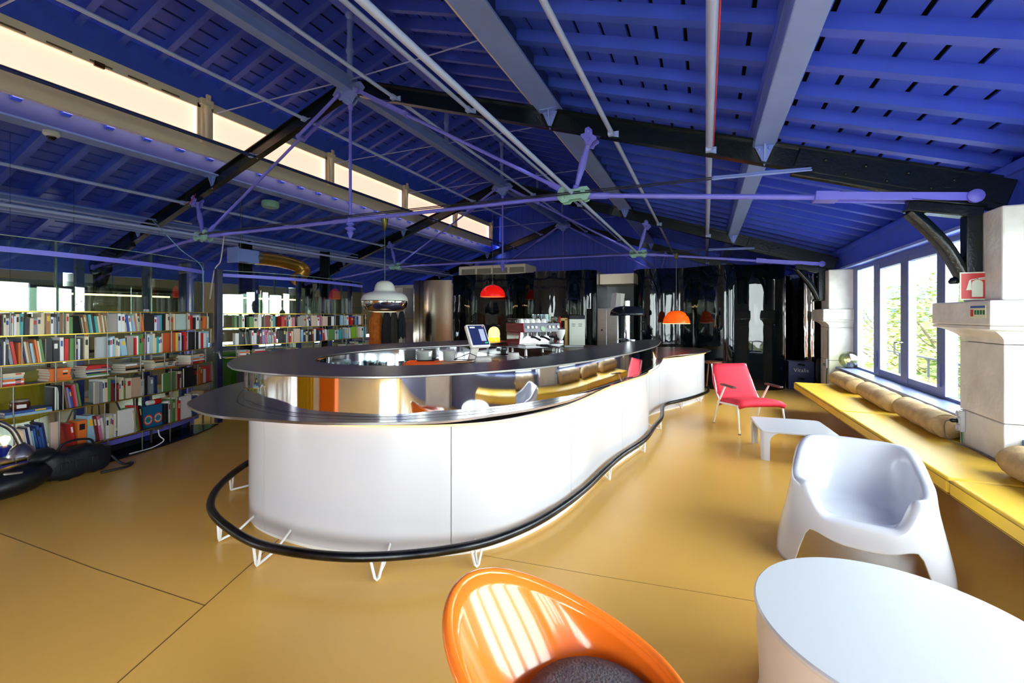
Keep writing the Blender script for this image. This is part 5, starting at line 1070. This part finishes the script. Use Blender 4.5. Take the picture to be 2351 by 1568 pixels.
# ------------------------------------------------------------------ signs, sockets, small things on the right
t = thing('extinguisher_sign', 'red fire extinguisher sign projecting from the near pillar', 'sign', (1.85, 4.40, 1.665))
MB().bb(1.75, 1.955, 4.398, 4.404, 1.565, 1.772).build('plate', mat('glow_white', (226, 236, 214), .4), t, world=True, smooth=0)
sr = mat('sign_red', (206, 52, 50), .4)
MB().bb(1.758, 1.955, 4.3965, 4.398, 1.574, 1.763).build('red_field', sr, t, world=True, smooth=0); MB().bb(1.945, 1.965, 4.33, 4.42, 1.565, 1.775).build('bracket', mat('dark_red', (140, 16, 28), .4), t, world=True, smooth=0)
wm = mat('glow_white', (226, 236, 214), .4); pf = lambda x, z, y: (x, y, z)
def icon(par, ox, oz, s, y0, y1, m_=wm):
    for pts in ([(.32, .08), (.30, .10), (.30, .62), (.33, .68), (.42, .73), (.50, .73), (.59, .68), (.62, .62), (.62, .10), (.60, .08)], [(.43, .73), (.43, .78), (.49, .78), (.49, .73)], [(.26, .74), (.50, .80), (.78, .84), (.79, .81), (.52, .77), (.80, .76), (.80, .73), (.50, .74), (.44, .76), (.28, .71)], [(.26, .74), (.22, .70), (.14, .34), (.30, .34), (.28, .68)]):
        MB().prism([(ox + x * s, oz + z * s) for x, z in pts], y0, y1, fn=pf).build('pictogram', m_, par, world=True, smooth=0)
icon(t, 1.758, 1.572, .195, 4.3955, 4.3965)
t = thing('instruction_sign', 'small cream extinguisher instruction sign on the pillar\'s capital', 'sign', (1.797, 4.27, 1.46))
MB().bb(1.7955, 1.799, 4.17, 4.37, 1.43, 1.525).build('plate', mat('cream_sign', (232, 232, 196), .45), t, world=True, smooth=0); MB().bb(1.7945, 1.7955, 4.178, 4.362, 1.503, 1.519).build('blue_header', mat('sign_blue', (50, 96, 176), .5), t, world=True, smooth=0)
MB().bb(1.7945, 1.7955, 4.325, 4.362, 1.442, 1.492).build('red_square', sr, t, world=True, smooth=0)
for k in range(4): MB().bb(1.7945, 1.7955, 4.285 - k * .035, 4.31 - k * .035, 1.455, 1.487).build('green_square', m_green, t, world=True, smooth=0)
t = thing('wall_socket', 'white triple socket with a plugged cord on the near pillar', 'socket', (1.87, 4.70, .6)); MB().bb(1.862, 1.889, 4.66, 4.73, .52, .69).build('box', m_white, t, world=True, bevel=.006)
for z in (.55, .605, .66): MB().lathe([(.026, 0), (.026, .012), (.020, .012), (.018, .004)], 18, (1.862, 4.695, z), rot=(0, R(-90), 0)).build('outlet', m_white, t, world=True)
MB().lathe([(.016, 0), (.018, .03), (.008, .045)], 12, (1.85, 4.695, .605), rot=(0, R(-90), 0)).build('plug', m_blk, t, world=True); MB().tube(crom([(1.81, 4.70, .605), (1.79, 4.73, .58), (1.80, 4.76, .50), (1.82, 4.72, .435), (1.87, 4.45, .43), (1.875, 4.2, .43)], 5), .004, 6).build('cord', m_grod, t, world=True); MB().tube([(1.88, 4.70, .52), (1.875, 4.68, .43)], .005, 6).build('earth_wire', m_green, t, world=True)
t = thing('wall_socket', 'white socket with a green wire on the far pillar', 'socket', (1.87, 9.0, .62)); MB().bb(1.86, 1.889, 8.97, 9.04, .56, .72).build('box', m_white, t, world=True, bevel=.006); MB().tube([(1.88, 9.0, .56), (1.87, 8.99, .40), (1.86, 8.95, .1)], .007, 6).build('earth_wire', m_green, t, world=True); MB().tube([(1.885, 8.985, .72), (1.885, 8.985, 1.2)], .005, 6).build('conduit', m_grod, t, world=True); MB().bb(1.83, 1.862, 8.99, 9.03, .6, .64).build('plug', m_blk, t, world=True)
t = thing('globe_lamp', 'clear glass globe lamp standing on the window ledge', 'lamp', (2.11, 8.72, .601)); MB().ball((0, 0, .135), .133, 20).build('globe', glass('greenish_globe', (226, 232, 200), .12, edge=.8), t, smooth=60); MB().lathe([(.045, 0), (.045, .01), (.02, .02), (.02, .075), (.012, .08)], 16, (0, 0, .003)).build('socket', m_dark, t); MB().ball((0, 0, .125), .028, 10).build('bulb', emis('small_bulb', (255, 190, 130), 2.0), t)
mcr = mat('navy_crate', (22, 36, 96), .4)
for k, lb in ((0, 'lower navy bottle crate beside the black partition'), (1, 'upper navy bottle crate with white lettering')):
    t = thing('bottle_crate', lb, 'crate', (1.70, 10.28, k * .275 + .001), 0, 'stacked navy bottle crates')
    MB().bb(-.21, .21, -.15, .15, 0, .02).build('base', mcr, t, smooth=0)
    for s in (-1, 1):
        MB().bb(-.21, .21, s * .15, s * .138, .02, .19).bb(-.21, -.06, s * .15, s * .138, .19, .235).bb(.06, .21, s * .15, s * .138, .19, .235).bb(-.21, .21, s * .15, s * .138, .235, .27).build('side_wall', mcr, t, smooth=0)
        MB().bb(s * .21, s * .198, -.138, .138, .02, .27).build('end_wall', mcr, t, smooth=0)
    for x in (-.07, .07): MB().bb(x - .005, x + .005, -.138, .138, .02, .2).build('divider', mcr, t, smooth=0)
    if k: text('Vitalis', .105, (1.70, 10.1285, .275 + .105), (R(90), 0, 0), m_white, 'lettering', t)
t = thing('cable_coil', 'coil of black cable hanging beside the crates', 'cable', (2.05, 10.45, .05))
for i in range(4): MB().tube([(2.05 + .05 * math.sin(a) + i * .012, 10.45 + .03 * math.cos(a), .32 + .28 * math.cos(a)) for a in (2 * math.pi * k / 20 for k in range(20))], .010, 6, closed=True).build('loop', m_blk, t, world=True)
t = thing('wooden_stool', 'small dark wooden stool behind the far end of the bar', 'stool', (.12, 9.2, 0)); mwd = mat('brown_wood', (112, 62, 36), .5, var=.2, vscale=6)
MB().lathe([(.16, .55), (.165, .57), (.16, .585), (.0, .585)], 28, cap=False).lathe([(.16, .55), (.0, .55)], 28, cap=False).build('seat', mwd, t)
for a in range(4): MB().tube([(.10 * math.cos(a * 1.57 + .8), .10 * math.sin(a * 1.57 + .8), .55), (.16 * math.cos(a * 1.57 + .8), .16 * math.sin(a * 1.57 + .8), 0)], .013, 8).build('leg', mwd, t)
# ------------------------------------------------------------------ services overhead
t = thing('air_conditioner', 'cream flat air conditioning unit lying on the black partition', 'air conditioner', (-5.05, 10.6, 2.5)); MB().bb(-6.0, -4.1, 10.2, 11.0, 2.46, 2.74).build('casing', m_cream, t, world=True, bevel=.02)
for k in range(4): MB().bb(-5.9 + k * .46, -5.5 + k * .46, 10.19, 10.2, 2.52, 2.66).build('grille', mat('grille_grey', (150, 142, 120), .5), t, world=True, smooth=0)
t = thing('flexible_duct', 'bronze corrugated air duct bending down behind the second bookcase', 'duct', (-7.3, 5.6, 2.2))
pth = crom([(-7.3, 5.38, 2.47), (-7.3, 5.8, 2.47), (-7.28, 6.2, 2.42), (-7.25, 6.36, 2.34), (-7.25, 6.28, 2.22), (-7.25, 6.15, 2.10)], 18); MB().tube(pth, [.115 + (.006 if i % 2 else 0) for i in range(len(pth))], 20).build('hose', mat('bronze_foil', (176, 132, 62), .3, .8), t, world=True)
MB().bb(-7.42, -7.18, 4.98, 5.36, 2.36, 2.58).build('plenum_box', m_steel, t, world=True, bevel=.006); MB().bb(-7.44, -7.16, 4.96, 4.98, 2.34, 2.60).build('flange', m_steel, t, world=True, smooth=0); MB().tube([(-7.3, 5.34, 2.47), (-7.3, 5.42, 2.47)], .125, 20).build('clamp', m_inox, t, world=True); MB().tube([(-7.3, 5.1, 2.58), (-7.3, 5.1, zj(-7.3))], .006, 6).build('drop_rod', m_grod, t, world=True)
t = thing('dome_camera', 'white dome security camera under the left steel beam', 'camera', (-7.02, 2.6, 3.5)); MB().lathe([(.075, 3.60), (.078, 3.565), (.06, 3.545), (.05, 3.54)], 24, (-7.02, 2.6, 0)).build('housing', m_white, t, world=True); MB().ball((-7.02, 2.6, 3.545), .045, 12).build('lens_dome', m_blackgloss, t, world=True)
t = thing('speaker_disc', 'pale green round speaker under the left roof', 'speaker', (-7.6, 5.9, 3.55)); MB().lathe([(.13, 0), (.15, .03), (.15, .10), (.14, .12)], 28, (-7.6, 5.9, 3.50)).build('body', m_node, t, world=True); MB().tube([(-7.6, 5.9, 3.62), (-7.6, 5.9, zj(-7.6))], .008, 6).build('drop_rod', m_grod, t, world=True)
t = thing('cable_tray', 'wire cable tray with pipes along the left roof beam', 'cable tray', (-8.75, 5, 2.85)); 
for k, (dx, dz, r) in enumerate(((-8.70, 2.86, .020), (-8.64, 2.88, .016), (-8.58, 2.90, .022), (-8.50, 2.98, .014), (-8.50, 3.06, .014), (-8.76, 2.90, .018))): MB().tube([(dx, -3, dz), (dx, 13.8, dz)], r, 8).build('pipe', m_rod if k % 2 else m_steel, t, world=True)
y = 0.2
while y < 13.5: MB().bb(-8.86, -8.46, y, y + .012, 2.955, 2.963).build('rung', m_rod, t, world=True, smooth=0); y += .5
t = thing('emergency_light', 'flat cream emergency light fixed under the left roof', 'light', (-9.0, 5.1, 3.16)); MB().bb(-9.10, -8.88, 4.95, 5.25, 3.15, 3.19).build('housing', m_cream, t, world=True, bevel=.004); MB().bb(-9.08, -8.90, 4.98, 5.22, 3.142, 3.15).build('diffuser', m_whitem, t, world=True, smooth=0); MB().tube([(-9.0, 5.1, 3.19), (-9.0, 5.1, zj(-9) + .05)], .01, 6).build('bracket', m_cream, t, world=True)
# ------------------------------------------------------------------ furniture outside the frame that the mirrored band reflects
t = thing('folding_screen', 'yellow corrugated screen beyond the left edge of the frame', 'screen', (-4.6, -1.0, 0)); MB().strip([(-5.6 + i * .06, -1.2 + .04 * (i % 2) + .012 * i) for i in range(30)], .02, 1.5, .01).build('panel', mat('yellow_sheet', (236, 176, 20), .25), t, world=True)
t = thing('orange_locker', 'orange locker beyond the left edge of the frame', 'cabinet', (-3.4, -1.2, 0)); MB().bb(-3.7, -3.1, -1.4, -1.0, 0, 1.4).build('body', mat('orange_lacquer', (240, 110, 20), .25), t, world=True, bevel=.01); MB().bb(-3.68, -3.12, -1.0, -.985, .05, 1.35).build('door', mat('orange_lacquer', (240, 110, 20), .25), t, world=True, bevel=.004)
# loose wiring overhead
t = thing('loose_cable', 'pale blue cable looping down from the left roof to the near glass partition', 'cable', (-7.3, 4.2, 2.1))
MB().tube(crom([(-7.6, 4.0, 2.86), (-7.35, 3.8, 2.84), (-6.9, 3.7, 2.62), (-6.3, 3.6, 2.30), (-5.95, 3.62, 2.10), (-5.93, 3.64, 1.9), (-5.93, 3.64, 1.49)], 7), .006, 6).build('strand', mat('pale_blue_cable', (110, 150, 190), .5), t, world=True)
t = thing('loose_cable', 'white cable hanging beside the corrugated duct', 'cable', (-7.1, 4.9, 2.1))
MB().tube(crom([(-7.2, 4.75, 2.75), (-7.17, 4.70, 2.5), (-7.1, 4.62, 2.3), (-7.05, 4.5, 2.15), (-7.0, 4.4, 1.7)], 6), .009, 6).build('strand', m_whitem, t, world=True)
t = thing('loose_cable', 'thin red cable hooked under the left rafter of the nearest truss', 'cable', (-7.9, 4.4, 3.0))
MB().tube(crom([(-7.35, 4.40, 3.36), (-7.42, 4.38, 3.26), (-7.55, 4.38, 3.22), (-7.7, 4.40, 3.26)], 6), .005, 6).build('strand', m_red, t, world=True)
# ------------------------------------------------------------------ outside the windows
ground = MB().bb(2.4, 120, -40, 160, -3.4, -3.2).build('ground', mat('park_ground', (96, 110, 70), .9), smooth=0); skind(ground, 'park ground seen below the window')
MB().bb(2.36, 3.25, -6, 14.4, -.25, -.1).build('trim_1', m_stone, smooth=0); skind(bpy.data.objects['trim_1'], 'narrow stone balcony outside the window')
t = thing('balcony_railing', 'thin grey metal railing outside the window', 'railing', (3.1, 8, -.1)); mrl = mat('railing_grey', (44, 48, 60), .5)
MB().bar((3.1, 3, .80), (3.1, 14.2, .80), .04, .025).build('top_rail', mrl, t, world=True, smooth=0); MB().bar((3.1, 3, 0), (3.1, 14.2, 0), .03, .02).build('bottom_rail', mrl, t, world=True, smooth=0)
y = 3.2
while y < 14.2: MB().bar((3.1, y, -.1), (3.1, y, .79), .022, .022).build('post', mrl, t, world=True, smooth=0); y += 1.1
m_leaf = [mat('leaf_%d' % i, c_, .6, var=.35, vscale=3) for i, c_ in enumerate(((112, 126, 38), (96, 118, 48), (124, 130, 52)))]
for m_ in m_leaf: m_.node_tree.nodes['Principled BSDF'].inputs['Transmission Weight'].default_value = 0.0
def tree(x, y, zc_, rx, rz, seed, label, nleaf=2600):
    t = thing('tree', label, 'tree', (x, y, -3.2), 0, 'trees outside the window'); rnd = random.Random(seed)
    MB().tube([(x, y, -3.2), (x + .05, y, -1.5), (x, y + .1, zc_)], [.14, .10, .05], 8).build('trunk', mat('bark', (84, 70, 52), .9), t, world=True)
    br = MB()
    for i in range(10):
        a = rnd.uniform(0, 6.28); l = rx * rnd.uniform(.5, .95); z0 = zc_ - rz * rnd.uniform(0, .9); br.tube([(x, y, z0), (x + math.cos(a) * l * .6, y + math.sin(a) * l * .6, z0 + rz * .35), (x + math.cos(a) * l, y + math.sin(a) * l, z0 + rz * .75)], [.035, .02, .006], 5)
    br.build('branches', mat('bark', (84, 70, 52), .9), t, world=True)['kind'] = 'stuff'
    cl = [(rnd.gauss(0, .5), rnd.gauss(0, .5), rnd.gauss(0, .5)) for _ in range(26)]
    b = MB(); vs = []; fs = []
    for i in range(nleaf):
        c_ = rnd.choice(cl); p = [c_[k] + rnd.gauss(0, .22) for k in range(3)]
        px_, py_, pz_ = x + p[0] * rx, y + p[1] * rx, zc_ + p[2] * rz
        a = rnd.uniform(0, 6.28); e = rnd.uniform(-.9, .9); s = rnd.uniform(.05, .10)
        u = Vector((math.cos(a), math.sin(a), e * .6)) * s; v = Vector((-math.sin(a), math.cos(a), rnd.uniform(-.8, .8))) * s * .45; o = Vector((px_, py_, pz_)); n_ = u.cross(v).normalized() * .006
        k = len(vs); vs += [o - u, o + v + n_, o + u, o - v - n_]; fs.append((k, k + 1, k + 2, k + 3))
    b.add(vs, fs); o = b.build('foliage', m_leaf[seed % 3], t, world=True, smooth=0); o['kind'] = 'stuff'
tree(4.9, 10.6, .1, 1.25, 1.1, 1, 'leafy tree closest to the window'); tree(5.4, 13.6, .4, 1.6, 1.3, 2, 'leafy tree seen through the far window light'); tree(6.0, 15.5, .5, 1.9, 1.5, 3, 'broad leafy tree beyond the railing')
tree(8.2, 20, .6, 2.6, 1.6, 4, 'large tree in the middle distance'); tree(6.6, 22.5, .7, 2.6, 1.8, 5, 'tall tree behind the others'); tree(5.4, 7.4, -.6, 1.4, 1.1, 6, 'low leafy tree near the pillar'); tree(11, 25, .6, 3, 1.8, 7, 'distant tree on the right')
t = thing('far_building', 'pale low building with a grey roof beyond the trees', 'building', (21, 62, -3.2)); MB().bb(12, 34, 60, 70, -3.2, 3.2).build('walls', mat('pale_render', (150, 150, 150), .8), t, world=True, smooth=0); MB().prism([(11.6, 3.2), (34.4, 3.2), (32, 4.6), (14, 4.6)], 59.6, 70.4, fn=lambda x, z, y: (x, y, z)).build('roof', mat('grey_roof', (96, 104, 120), .7), t, world=True, smooth=0)
for k in range(9): MB().bb(13.2 + k * 2.3, 14.6 + k * 2.3, 59.95, 60, .4, 2.2).build('window', mat('far_glass', (70, 80, 92), .2), t, world=True, smooth=0)
